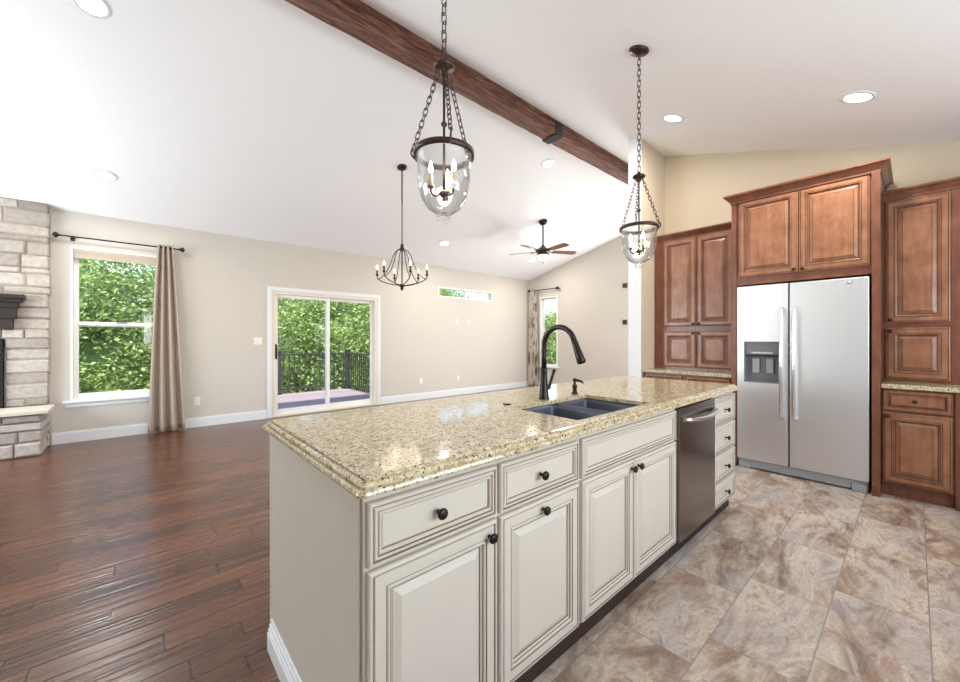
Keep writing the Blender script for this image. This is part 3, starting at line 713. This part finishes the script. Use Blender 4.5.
mb = MB(); mb.box(.386, .409, YC + .05, YBK - .05, .0, .075); mb.box(.390, .409, YC + .05, YBK - .048, .075, .088); mb.box(.395, .409, YC + .05, YBK - .046, .088, .103); mb.box(.401, .409, YC + .05, YBK - .045, .103, .118)
mb.build('base_moulding', M['trim'], c1, bevel=.004)
front(c1, 'drawer', 0.421, .860, .692, .853, CREAM_DRAWER, [(.628, .775)]); front(c1, 'door', .421, .860, .112, .681, CREAM_DOOR, [(.822, .640)])
c2 = thing('island_cabinet', 'cream glazed island base cabinet with one drawer and one door, left of the sink cabinet', 'cabinet', (1.095, 1.3, 0))
carcass(c2, .8645, 1.3265); front(c2, 'drawer', .874, 1.315, .692, .853, CREAM_DRAWER, [(1.075, .775)]); front(c2, 'door', .874, 1.315, .112, .681, CREAM_DOOR, [(1.085, .648)])
c3 = thing('sink_cabinet', 'cream glazed sink base cabinet with a long false drawer front over two doors', 'cabinet', (1.8, 1.3, 0))
mb = MB(); mb.box(1.3275, 1.345, YC, YBK, .10, .8795); mb.box(2.255, 2.2755, YC, YBK, .10, .8795); mb.box(1.345, 2.255, YC, YC + .02, .10, .8795); mb.box(1.345, 2.255, YBK - .02, YBK, .10, .8795); mb.box(1.345, 2.255, YC + .02, YBK - .02, .10, .12); mb.build('carcass', M['cream'], c3)
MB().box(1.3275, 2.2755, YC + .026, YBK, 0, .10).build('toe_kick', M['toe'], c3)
front(c3, 'false_front', 1.338, 2.259, .692, .853, CREAM_DRAWER); front(c3, 'door', 1.338, 1.768, .112, .681, CREAM_DOOR, [(1.737, .648)]); front(c3, 'door', 1.772, 2.259, .112, .681, CREAM_DOOR, [(1.803, .648)])
dw = thing('dishwasher', 'dark stainless dishwasher built into the island between sink cabinet and drawers', 'dishwasher', (2.577, 1.2, 0))
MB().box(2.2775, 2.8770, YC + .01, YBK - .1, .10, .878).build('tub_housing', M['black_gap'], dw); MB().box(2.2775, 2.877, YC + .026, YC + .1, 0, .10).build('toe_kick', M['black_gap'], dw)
MB().box(2.283, 2.872, YD - .006, YC + .009, .100, .862).build('front_door', M['steel_dark'], dw, bevel=.006)
mb = MB(); N = 14
pts = [(2.325 + (2.83 - 2.325) * i / N, YD - .012 - .038 * math.sin(PI * i / N) ** .5, .797 - .010 * math.sin(PI * i / N)) for i in range(N + 1)]
mb.tube(pts, .021, 10, flat=.6); mb.build('handle', M['steel_bright'], dw)
c4 = thing('drawer_cabinet', 'cream glazed stack of four drawers at the far end of the island', 'cabinet', (3.11, 1.3, 0))
carcass(c4, 2.878, 3.335)
for z0, z1 in ((.668, .853), (.474, .657), (.282, .463), (.112, .271)): pass
for z0, z1 in ((.663, .853), (.467, .653), (.270, .457), (.105, .260)):
    front(c4, 'drawer', 2.886, 3.330, z0, z1, CREAM_DRAWER, [(3.108, (z0 + z1) / 2)])
# ---- island countertop with ogee edge and sink cut-out
X0, X1, Y0, Y1 = .383, 3.345, .853, 1.822; HX0, HX1, HY0, HY1 = 1.366, 2.025, .927, 1.325
mb = MB()
prof = [(.010, .880), (.002, .883), (0, .889), (.002, .8955), (.006, .8985), (.0105, .8985), (.011, .8955), (.0145, .8955), (.0145, .9045), (.017, .9085), (.022, .9115), (.0265, .9120), (.027, .9095), (.0300, .9095), (.0300, .9165), (.033, .9192), (.037, .92)]
def rr(ins, z, n=5, rad=.02):
    out = []; r = max(rad - ins * .3, .004)
    for cx, cy, a0 in ((X1 - ins - r, Y0 + ins + r, -90), (X1 - ins - r, Y1 - ins - r, 0), (X0 + ins + r, Y1 - ins - r, 90), (X0 + ins + r, Y0 + ins + r, 180)):
        for i in range(n + 1):
            a = math.radians(a0 + 90 * i / n); out.append((cx + r * math.cos(a), cy + r * math.sin(a), z))
    return out
rings = [rr(a, z) for a, z in prof]; mb.sheet(rings, smooth=False, wrap=True)
def hole_ring(z, n=5, r=.012):
    out = []
    for cx, cy, a0 in ((HX1 - r, HY0 + r, -90), (HX1 - r, HY1 - r, 0), (HX0 + r, HY1 - r, 90), (HX0 + r, HY0 + r, 180)):
        for i in range(n + 1):
            a = math.radians(a0 + 90 * i / n); out.append((cx + r * math.cos(a), cy + r * math.sin(a), z))
    return out
mb.sheet([rings[-1], hole_ring(.92), hole_ring(.900), rings[0]], smooth=False, wrap=True)
ct = mb.build('island_countertop', M['granite']); tag(ct, 'speckled beige granite island countertop with stepped edge and sink cut-out', 'countertop')
# ---- sink
sk = thing('kitchen_sink', 'charcoal double-bowl undermount sink set in the island countertop', 'sink', (1.7, 1.13, .68))
def bowl(x0, x1, y0, y1, zt, zb):
    mb = MB(); r = .03; rows = []
    for ins, z in ((0, zt), (.004, zt - .02), (.010, zb + .03), (.018, zb + .010), (.035, zb)):
        row = []
        for cx, cy, a0 in ((x1 - ins - r, y0 + ins + r, -90), (x1 - ins - r, y1 - ins - r, 0), (x0 + ins + r, y1 - ins - r, 90), (x0 + ins + r, y0 + ins + r, 180)):
            for i in range(5):
                a = math.radians(a0 + 90 * i / 4); row.append((cx + r * math.cos(a), cy + r * math.sin(a), z))
        rows.append(row)
    mb.sheet(rows, wrap=True); n = len(mb.v) - 20; mb.face([n + i for i in range(20)]); return mb
for x0, x1 in ((1.364, 1.715), (1.737, 2.031)):
    b = bowl(x0, x1, .931, 1.329, .898, .68).build('bowl', M['sink'], sk, solid=.004)
    cx = (x0 + x1) / 2; MB().lathe([(.045, .684), (.042, .687), (.03, .6865), (.028, .683), (0, .683)], cx, 1.15, 20).build('drain', M['steel_bright'], b)
mb = MB(); mb.box(1.717, 1.735, .955, 1.305, .70, .866); mb.build('divider', M['sink'], sk, bevel=.006)
mb = MB()
for a in ((1.352, 1.362, .919, 1.341), (2.033, 2.043, .919, 1.341)): mb.box(*a, .86, .8985)
mb.box(1.362, 2.033, .919, .929, .86, .8985); mb.box(1.362, 2.033, 1.332, 1.341, .86, .8985); mb.build('rim', M['sink'], sk)
# ---- faucet
FX, FY = 1.708, 1.385; fa = thing('faucet', 'tall dark bronze gooseneck faucet with pull-down head standing behind the sink', 'faucet', (FX, FY, .92))
MB().lathe([(.030, .9205), (.030, .926), (.0265, .932), (.0245, .96), (.021, 1.0), (.0185, 1.04), (.0175, 1.075), (.0180, 1.078), (.0180, 1.09), (.0150, 1.094)], FX, FY, 20).build('body', M['bronze_dark'], fa)
pts = [(FX, FY, 1.09), (FX, FY, 1.15), (FX, FY, 1.21)]; R = .103
for i in range(1, 15):
    a = PI - (PI * 0.91) * i / 14; pts.append((FX, FY - R - R * math.cos(a), 1.220 + R * math.sin(a)))
e = Vector(pts[-1]); d = (e - Vector(pts[-2])).normalized(); 
MB().tube(pts, .0150, 12).build('spout', M['bronze_dark'], fa)
mb = MB(); mb.tube([e - d * .004, e + d * .012, e + d * .035, e + d * .085, e + d * .117, e + d * .124], [.0160, .0170, .0175, .0215, .0240, .021], 14); sp = mb.build('spray_head', M['bronze_dark'], fa)
MB().tube([e + d * .1245, e + d * .126], [.018, .018], 12).build('spray_face', M['black_gap'], sp)
mb = MB(); mb.tube([(FX + .012, FY, .985), (FX + .040, FY - .004, .985)], .015, 12); mb.tube([(FX + .036, FY - .004, .985), (FX + .044, FY - .008, 1.0), (FX + .056, FY - .016, 1.045), (FX + .066, FY - .024, 1.085)], [.010, .009, .008, .010], 10); mb.build('handle', M['bronze_dark'], fa)
so = thing('soap_dispenser', 'small dark soap dispenser pump beside the tall faucet', 'soap dispenser', (2.005, 1.385, .92))
MB().lathe([(.021, .9205), (.020, .927), (.014, .934), (.0125, .955), (.0150, .957), (.0150, .975), (.010, .978)], 2.005, 1.385, 16).build('base', M['bronze_dark'], so)
MB().tube([(2.005, 1.385, .976), (2.005, 1.385, 1.0)], .007, 10).tube([(2.004, 1.388, 1.002), (2.007, 1.372, 1.005), (2.01, 1.345, 1.001), (2.012, 1.328, .990)], [.010, .010, .007, .005], 10).lathe([(.011, .996), (.013, 1.006), (.009, 1.015), (0, 1.017)], 2.005, 1.385, 12).build('pump_head', M['bronze_dark'], so)
ho = MB().lathe([(.022, .9204), (.022, .9235), (.018, .926), (.006, .9265), (0, .9265)], 1.422, 1.395, 18).build('air_switch_button', M['bronze_dark']); tag(ho, 'small round dark button cap on the granite left of the faucet', 'button')

# ------------------------------------------------------------------ cabinet wall; fronts face -X
def front_x(parent, name, xf, y0, y1, z0, z1, prof, knobs=(), label=None):
    o = MB().panel((xf + .0195, y1, z0), (0, -1, 0), (0, 0, 1), (-1, 0, 0), y1 - y0, z1 - z0, prof).build(name, [M['maple'], M['maple_glaze']], parent, fix=False)
    for ky, kz in knobs: knob(o, (xf + .002, ky, kz), (-1, 0, 0), M['bronze'], .9)
    return o
CROWN = [(0, 0), (.006, .002), (.006, .016), (.012, .022), (.020, .034), (.034, .052), (.050, .064), (.056, .068), (.056, .082), (.052, .086)]
def crown(parent, xw, xf, y0, y1, z, k=1.0, ends=(True, True), mat='maple_frame'):
    mb = MB(); rows = []
    for o, dz in CROWN:
        o *= k; row = []
        if ends[1]: row.append((xw, y1 + o, z + dz * k))
        row.append((xf - o, y1 + (o if ends[1] else 0), z + dz * k)); row.append((xf - o, y0 - (o if ends[0] else 0), z + dz * k))
        if ends[0]: row.append((xw, y0 - o, z + dz * k))
        rows.append(row)
    mb.sheet(rows, smooth=False); top = rows[-1]; n = len(mb.v); ring = list(top)
    if not ends[1]: ring.insert(0, (xw, y1, top[0][2]))
    if not ends[0]: ring.append((xw, y0, top[0][2]))
    mb.v += ring; mb.face(list(range(n, n + len(ring)))); return mb.build('crown_moulding', M[mat], parent)
XW = XF - .002
# refrigerator surround
fs = thing('refrigerator_cabinet', 'tall stained wood surround with two-door cabinet and crown over the refrigerator', 'cabinet', (4.75, .69, 0))
MB().box(4.40, XW, .179, .227, 0, 2.605).build('side_panel', M['maple_frame'], fs); MB().box(4.43, XW, 1.168, 1.212, 0, 2.605).build('side_panel', M['maple_frame'], fs)
mb = MB(); mb.box(4.4395, XW, .228, 1.167, 1.785, 2.605); mb.build('carcass', M['maple_frame'], fs)
front_x(fs, 'door', 4.42, .238, .687, 1.858, 2.598, WOOD_DOOR, [(.660, 1.885)]); front_x(fs, 'door', 4.42, .693, 1.150, 1.858, 2.598, WOOD_DOOR, [(.722, 1.885)])
crown(fs, XW, 4.415, .179, 1.212, 2.590, .98)
# refrigerator
fr = thing('refrigerator', 'stainless side-by-side refrigerator with ice dispenser in the left door', 'refrigerator', (4.75, .7, 0))
MB().box(4.50, XW - .01, .246, 1.158, .015, 1.76).build('cabinet_body', M['dark_plastic'], fr)
MB().box(4.49, 4.50, .246, 1.158, .09, 1.755).build('door_gasket', M['black_gap'], fr)
ym = .757; dn = (.826, 1.098, .845, 1.228)
mb = MB(); mb.box(4.42, 4.489, dn[1], 1.160, .092, 1.765); mb.box(4.42, 4.489, ym + .005, dn[0], .092, 1.765); mb.box(4.42, 4.489, dn[0], dn[1], .092, dn[2]); mb.box(4.42, 4.489, dn[0], dn[1], dn[3], 1.765)
d1 = mb.build('freezer_door', M['steel'], fr); d2 = MB().box(4.42, 4.489, .242, ym - .005, .092, 1.765).build('fridge_door', M['steel'], fr, bevel=.006)
for d, yy in ((d1, .806), (d2, .716)):
    mb = MB(); mb.tube([(4.421, yy, 1.535), (4.385, yy, 1.525), (4.370, yy, 1.49), (4.364, yy, 1.03), (4.370, yy, .57), (4.385, yy, .535), (4.421, yy, .525)], .0145, 8); mb.build('handle', M['steel_bright'], d)
mb = MB(); rect_frame_x(mb, dn[0] - .004, dn[1] + .004, dn[2] - .004, dn[3] + .004, .012, 4.414, 4.424)
dp = mb.build('dispenser', M['dark_plastic'], d1)
mb = MB(); mb.box(4.480, 4.488, dn[0], dn[1], dn[2], dn[3]); mb.box(4.425, 4.48, dn[0], dn[1], dn[2], dn[2] + .012); mb.build('dispenser_niche', M['dark_plastic'], dp)
mb = MB(); mb.box(4.424, 4.48, dn[0] + .008, dn[1] - .008, 1.105, 1.222); mb.build('control_panel', M['dark_plastic'], dp, bevel=.004)
mb = MB(); mb.box(4.420, 4.43, dn[0] + .05, dn[1] - .05, 1.118, 1.132); mb.build('button_strip', M['steel_bright'], dp)
mb = MB(); mb.box(4.43, 4.48, dn[0] + .004, dn[1] - .004, 1.09, 1.104); mb.build('dispenser_gap', M['black_gap'], dp)
for yy in (.905, 1.015): MB().box(4.452, 4.468, yy - .028, yy + .028, .93, 1.07).build('paddle', M['grey_plastic'], dp, bevel=.004)
MB().box(4.44, 4.485, .25, 1.155, .012, .088).build('base_grille', M['grey_plastic'], fr, bevel=.004)
for yy in (.30, 1.10): MB().box(4.425, 4.47, yy - .045, yy + .045, .002, .06).build('hinge_cover', M['grey_plastic'], fr, bevel=.004)
MB().lathe([(.022, 0), (.022, .002), (0, .003)], seg=16).xform(0, Matrix.Translation((4.42, .362, 1.725)) @ Matrix.Rotation(-PI / 2, 4, 'Y') @ Matrix.Scale(.45, 4, (1, 0, 0))).build('badge', M['logo'], d2)
# left hutch and base
XU = 4.75
lh = thing('hutch_cabinet', 'stained wood hutch cabinet with four doors left of the refrigerator', 'cabinet', (4.9, 1.66, .9))
MB().box(XU + .0195, XW, 1.214, 2.125, .9015, 2.44).build('carcass', M['maple_frame'], lh)
front_x(lh, 'door', XU, 1.655, 2.020, 1.402, 2.425, WOOD_DOOR, [(1.682, 1.428)]); front_x(lh, 'door', XU, 1.285, 1.645, 1.402, 2.425, WOOD_DOOR, [(1.618, 1.428)])
front_x(lh, 'door', XU, 1.655, 2.020, .925, 1.345, WOOD_DOOR, [(1.682, 1.318)]); front_x(lh, 'door', XU, 1.285, 1.645, .925, 1.345, WOOD_DOOR, [(1.618, 1.318)])
crown(lh, XW, XU + .019, 1.214, 2.125, 2.43, .9, (False, False))
XBF = 4.47
lb = thing('base_cabinet', 'stained wood base cabinet left of the refrigerator under the pale stone top', 'cabinet', (4.75, 1.66, 0))
MB().box(XBF + .0195, XW, 1.214, 2.13, .10, .8645).build('carcass', M['maple_frame'], lb); MB().box(XBF + .08, XW, 1.214, 2.13, 0, .10).build('toe_kick', M['toe'], lb)
for y0, y1 in ((1.235, 1.655), (1.695, 2.115)):
    front_x(lb, 'drawer', XBF, y0, y1, .69, .85, WOOD_DRAWER, [((y0 + y1) / 2, .77)]); front_x(lb, 'door', XBF, y0, y1, .115, .665, WOOD_DOOR, [(y1 - .03 if y0 < 1.5 else y0 + .03, .63)])
o = MB().box(4.435, XW, 1.2135, 2.132, .865, .9005).build('counter', M['granite'], None, bevel=.006); tag(o, 'short granite counter under the hutch left of the refrigerator', 'countertop')
# right hutch and base
rh = thing('hutch_cabinet', 'stained wood hutch cabinet at the right edge, right of the refrigerator', 'cabinet', (4.9, -.3, .9))
MB().box(XU + .0195, XW, -.90, .177, .9015, 2.44).build('carcass', M['maple_frame'], rh)
front_x(rh, 'door', XU, -.189, .162, 1.392, 2.415, WOOD_DOOR, [(.135, 1.418)]); front_x(rh, 'door', XU, -.189, .162, .925, 1.35, WOOD_DOOR, [(.135, 1.322)])
front_x(rh, 'door', XU, -.66, -.305, 1.392, 2.415, WOOD_DOOR); front_x(rh, 'door', XU, -.66, -.305, .925, 1.35, WOOD_DOOR)
crown(rh, XW, XU + .019, -.90, .177, 2.43, .9, (False, False))
rb = thing('base_cabinet', 'stained wood base cabinet right of the refrigerator with one drawer over one door', 'cabinet', (4.75, -.3, 0))
MB().box(XBF + .0195, XW, -.90, .177, .10, .8645).build('carcass', M['maple_frame'], rb); MB().box(XBF + .06, XW, -.198, .177, 0, .10).box(XBF + .06, XW, -.90, -.27, 0, .10).build('toe_kick', M['maple_frame'], rb)
MB().box(XBF + .002, XBF + .0595, -.268, -.200, 0, .864).build('filler_post', M['maple_frame'], rb)
front_x(rb, 'drawer', XBF, -.187, .170, .690, .852, WOOD_DRAWER, [(-.003, .775)]); front_x(rb, 'door', XBF, -.187, .170, .118, .672, WOOD_DOOR, [(.142, .645)])
front_x(rb, 'drawer', XBF, -.66, -.28, .690, .852, WOOD_DRAWER); front_x(rb, 'door', XBF, -.66, -.28, .118, .672, WOOD_DOOR)
o = MB().box(4.435, XW, -.90, .1775, .865, .9005).build('counter', M['granite'], None, bevel=.006); tag(o, 'granite counter at the right edge, right of the refrigerator', 'countertop')

# ------------------------------------------------------------------ recessed lights
def can_light(x, y, label):
    z = ceil_z(y); a = math.atan(-SL) if y >= YR else math.atan(SK)
    R = Matrix.Translation((x, y, z)) @ Matrix.Rotation(a, 4, 'X')
    r = thing('recessed_light', label, 'ceiling light', (x, y, z), 'recessed ceiling lights')
    MB().lathe([(.078, -.002), (.080, -.009), (.100, -.006), (.104, 0)], seg=28, caps=False).xform(0, R).build('trim_ring', M['trim'], r)
    MB().lathe([(.079, -.004), (.05, -.006), (0, -.007)], seg=28).xform(0, R).build('lens', M['lens'], r)
    nrm = R.to_3x3() @ Vector((0, 0, -1))
    l = light_object('recessed_lamp', 'AREA', Vector((0, 0, 0)) + nrm * .02, nrm, CAN_W, (1, .95, .88), shape='DISK', size=.15)
    l.parent = r
can_light(-0.25, 3.79, 'recessed ceiling light cut by the top left edge of the photo')
can_light(-0.28, 5.86, 'round recessed ceiling light above the window by the fireplace')
can_light(4.28, 5.845, 'round recessed ceiling light just below the near pendant, near the back wall')
can_light(4.255, 3.378, 'round recessed ceiling light beside the wooden beam above the fan')
can_light(6.726, 5.80, 'farthest recessed ceiling light, right beside the ceiling fan bowl')
can_light(3.956, 1.585, 'recessed ceiling light just right of the far pendant chain')
can_light(3.981, 0.277, 'recessed ceiling light above the refrigerator crown at the upper right')

# ------------------------------------------------------------------ pendants
def chain(mb, p0, p1, link=.042, wire=.0026, width=.011):
    p0, p1 = Vector(p0), Vector(p1); d = p1 - p0; L = d.length; n = max(2, round(L / (link * .78))); t = d.normalized(); a, b = frame_of(t)
    step = L / n
    for i in range(n):
        c = p0 + t * step * (i + .5); s = a if i % 2 else b; hl = step * .5 * 1.2 - width * .5
        pts = []
        for k in range(6): q = PI * k / 5; pts.append(c + t * (hl + math.sin(q) * width * .6) + s * math.cos(q) * width)
        for k in range(6): q = PI + PI * k / 5; pts.append(c + t * (-hl + math.sin(q) * width * .6) + s * math.cos(q) * width)
        mb.tube(pts, wire, 5, closed=True)
    return mb
def bulb_mesh(x, y, z, s=1.0): return MB().lathe([(.004 * s, z), (.009 * s, z + .008 * s), (.012 * s, z + .020 * s), (.009 * s, z + .036 * s), (.004 * s, z + .052 * s), (0, z + .060 * s)], x, y, 10)
def pendant(px_, py_, zring, rr_, label, hook0):
    zc_ = ceil_z(py_); zcap = zring + .376; r = thing('pendant_light', label, 'pendant light', (px_, py_, zring - .33), 'bell jar pendants over the island')
    A = Matrix.Translation((px_, py_, zc_)) @ Matrix.Rotation(math.atan(SK), 4, 'X')
    MB().lathe([(.070, 0), (.070, -.010), (.062, -.020), (.03, -.026), (.012, -.034), (0, -.036)], seg=24).xform(0, A).build('canopy', M['bronze'], r)
    chain(MB(), (px_, py_, zc_ - .03), (px_, py_, zcap + .035), .050).build('chain', M['bronze'], r)
    MB().lathe([(.006, zcap + .038), (.012, zcap + .030), (.016, zcap + .018), (.040, zcap + .010), (.046, zcap), (.040, zcap - .010), (.02, zcap - .016), (.015, zcap - .032), (.009, zcap - .04)], px_, py_, 20).build('cap', M['bronze'], r)
    zh = zring - .172
    rd = MB().tube([(px_, py_, zcap - .035), (px_, py_, zh)], .0055, 8).build('rod', M['bronze'], r)
    MB().lathe([(.004, zring + .118), (.012, zring + .124), (.014, zring + .130), (.012, zring + .136), (.004, zring + .142)], px_, py_, 12).build('rod_knuckle', M['bronze'], rd)
    for k in range(3):
        a = hook0 + k * 2 * PI / 3; c, s = math.cos(a), math.sin(a); R1 = rr_ + .018
        mb = MB(); chain(mb, (px_ + .028 * c, py_ + .028 * s, zcap - .022), (px_ + R1 * c, py_ + R1 * s, zring + .035), .034, .0024, .0085); mb.build('suspension_chain', M['bronze'], r)
        P = lambda q, z: (px_ + q * c, py_ + q * s, z)
        MB().tube([P(R1 - .004, zring + .043), P(R1 + .008, zring + .036), P(R1 + .010, zring + .022), P(R1 + .002, zring + .008), P(rr_ + .002, zring - .008), P(rr_ + .003, zring - .014)], .0042, 7).build('hook', M['bronze'], r)
    MB().lathe([(rr_ - .004, zring - .012), (rr_ + .004, zring - .012), (rr_ + .006, zring), (rr_ + .004, zring + .012), (rr_ - .004, zring + .012), (rr_ - .004, zring - .012)], px_, py_, 40, caps=False).build('rim', M['bronze'], r)
    q = rr_ - .006
    pr = [(q * 1.02, zring + .012), (q * .97, zring - .01), (q * .93, zring - .055), (q * .935, zring - .105), (q * .90, zring - .15), (q * .78, zring - .195), (q * .58, zring - .23), (q * .32, zring - .251), (q * .14, zring - .257)]
    gb = MB().lathe(pr, px_, py_, 40, caps=False).build('glass_bowl', M['bowl'], r, solid=.003)
    MB().lathe([(.016, zring - .254), (.014, zring - .261), (.030, zring - .267), (.036, zring - .275), (.030, zring - .284), (.010, zring - .289), (.012, zring - .295), (0, zring - .299)], px_, py_, 20).build('glass_finial', M['bowl'], gb)
    hb = MB().lathe([(0, zh - .030), (.010, zh - .022), (.006, zh - .012), (.016, zh - .006), (.024, zh + .004), (.016, zh + .014), (.008, zh + .02)], px_, py_, 16).build('lamp_hub', M['bronze'], r)
    for k in range(3):
        a = hook0 + .6 + k * 2 * PI / 3; c, s = math.cos(a), math.sin(a); P = lambda d, z: (px_ + d * c, py_ + d * s, z)
        arm = MB().tube([P(.015, zh), P(.035, zh - .010), P(.052, zh - .004), P(.058, zh + .012), P(.058, zh + .024)], .0042, 7).lathe([(.006, zh + .020), (.014, zh + .028), (.013, zh + .031)], px_ + .058 * c, py_ + .058 * s, 10).build('lamp_arm', M['bronze'], r)
        cs = MB().lathe([(.0095, zh + .030), (.0095, zh + .082), (.006, zh + .084)], px_ + .058 * c, py_ + .058 * s, 12).build('candle_sleeve', M['candle'], r)
        bulb_mesh(px_ + .058 * c, py_ + .058 * s, zh + .084, .9).build('bulb', M['bulb'], cs)
    l = light_object('pendant_lamp', 'POINT', (0, 0, .33 - .09), (0, 0, -1), 2.5, (1, .84, .62), shadow_soft_size=.05); l.parent = r
pendant(0.976, 1.334, 2.046, .125, 'clear glass bell jar pendant hanging over the near end of the island', math.radians(124))
pendant(2.733, 1.334, 2.066, .131, 'clear glass bell jar pendant hanging over the far end of the island', math.radians(-41))

# ------------------------------------------------------------------ chandelier
cx, cy = 2.505, 4.326; zc_ = ceil_z(cy); ch = thing('chandelier', 'bronze candle chandelier with slender curved arms in front of the sliding door wall', 'chandelier', (cx, cy, 1.865))
MB().lathe([(.062, 0), (.062, -.012), (.05, -.022), (.01, -.028), (0, -.03)], seg=20).xform(0, Matrix.Translation((cx, cy, zc_)) @ Matrix.Rotation(math.atan(-SL), 4, 'X')).build('canopy', M['bronze'], ch)
chain(MB(), (cx, cy, zc_ - .025), (cx, cy, 2.98), .04, .003, .010).tube([(cx + .004, cy, zc_ - .03), (cx - .004, cy, 3.2), (cx, cy, 2.98)], .003, 5).build('chain', M['bronze'], ch)
MB().tube([(cx, cy, 2.985), (cx, cy, 2.46)], .007, 8).build('rod', M['bronze'], ch)
MB().lathe([(.008, 2.47), (.020, 2.455), (.022, 2.42), (.034, 2.40), (.034, 2.385), (.012, 2.375), (.009, 2.36), (.009, 1.96), (.016, 1.955), (.034, 1.945), (.036, 1.925), (.018, 1.915), (.024, 1.90), (.012, 1.878), (0, 1.865)], cx, cy, 16).build('stem', M['bronze'], ch)
for k in range(6):
    a = math.radians(18 + 60 * k); c, s = math.cos(a), math.sin(a); P = lambda d, z: (cx + d * c, cy + d * s, z)
    MB().tube([P(.028, 2.392), P(.075, 2.375), P(.115, 2.31), P(.150, 2.20), P(.200, 2.10), P(.265, 2.035), P(.312, 2.01)], .0055, 7).build('upper_arm', M['bronze'], ch)
    ar = MB().tube([P(.028, 1.935), P(.10, 1.945), P(.20, 1.965), P(.275, 1.995), P(.316, 2.035), P(.318, 2.07)], .0065, 7).build('lower_arm', M['bronze'], ch)
    sl = MB().lathe([(.010, 2.055), (.020, 2.068), (.021, 2.074), (.011, 2.076), (.011, 2.135), (.008, 2.138)], cx + .318 * c, cy + .318 * s, 12).build('candle_cup', M['bronze'], ch)
    bulb_mesh(cx + .318 * c, cy + .318 * s, 2.138, 1.0).build('bulb', M['bulb'], sl)
l = light_object('chandelier_lamp', 'POINT', (0, 0, .30), (0, 0, -1), 4, (1, .86, .66), shadow_soft_size=.25); l.parent = ch

# ------------------------------------------------------------------ ceiling fan
fx, fy = 5.508, 4.488; zc_ = ceil_z(fy); fn = thing('ceiling_fan', 'five-blade bronze ceiling fan with lit amber bowl in the far living room', 'ceiling fan', (fx, fy, 2.64))
MB().lathe([(.075, 0), (.075, -.03), (.06, -.055), (.025, -.07), (0, -.072)], seg=20).xform(0, Matrix.Translation((fx, fy, zc_)) @ Matrix.Rotation(math.atan(-SL), 4, 'X')).build('canopy', M['bronze_dark'], fn)
MB().tube([(fx, fy, zc_ - .06), (fx, fy, 2.93)], .014, 10).build('downrod', M['bronze_dark'], fn)
MB().lathe([(.015, 2.965), (.03, 2.95), (.045, 2.925), (.09, 2.895), (.125, 2.875), (.13, 2.845), (.115, 2.825), (.10, 2.81), (.10, 2.795), (.118, 2.79), (.118, 2.775), (0, 2.775)], fx, fy, 24).build('motor_housing', M['bronze'], fn)
lk = MB().lathe([(.112, 2.774), (.116, 2.755), (.105, 2.715), (.075, 2.68), (.03, 2.662), (0, 2.66)], fx, fy, 24).build('light_bowl', M['fan_glass'], fn)
mb = MB()
for k in range(8):
    a = k * PI / 4; mb.tube([(fx + r * math.cos(a), fy + r * math.sin(a), z) for r, z in ((.116, 2.775), (.119, 2.755), (.108, 2.714), (.077, 2.677), (.02, 2.658))], .004, 5)
mb.lathe([(.02, 2.66), (.016, 2.648), (.008, 2.638), (0, 2.63)], fx, fy, 10); mb.build('bowl_cage', M['bronze'], lk)
for k in range(5):
    a = math.radians(42 + 72 * k); R = Matrix.Translation((fx, fy, 2.84)) @ Matrix.Rotation(a, 4, 'Z')
    ir = MB().box(.10, .22, -.018, .018, -.006, .002).lathe([(.032, -.008), (.032, .006)], .20, 0, 12).xform(0, R).build('blade_iron', M['bronze_dark'], fn)
    pl = [(.19, -.055), (.40, -.066), (.60, -.070), (.635, -.05), (.645, 0), (.635, .05), (.60, .070), (.40, .066), (.19, .055)]
    MB().prism(pl, R @ Matrix.Rotation(math.radians(-11), 4, 'X') @ Matrix.Translation((0, 0, .002)), .008).build('blade', M['mantel'] if False else M['maple_frame'], fn)
l = light_object('fan_lamp', 'POINT', (0, 0, -.03), (0, 0, -1), 4, (1, .86, .66), shadow_soft_size=.12); l.parent = fn
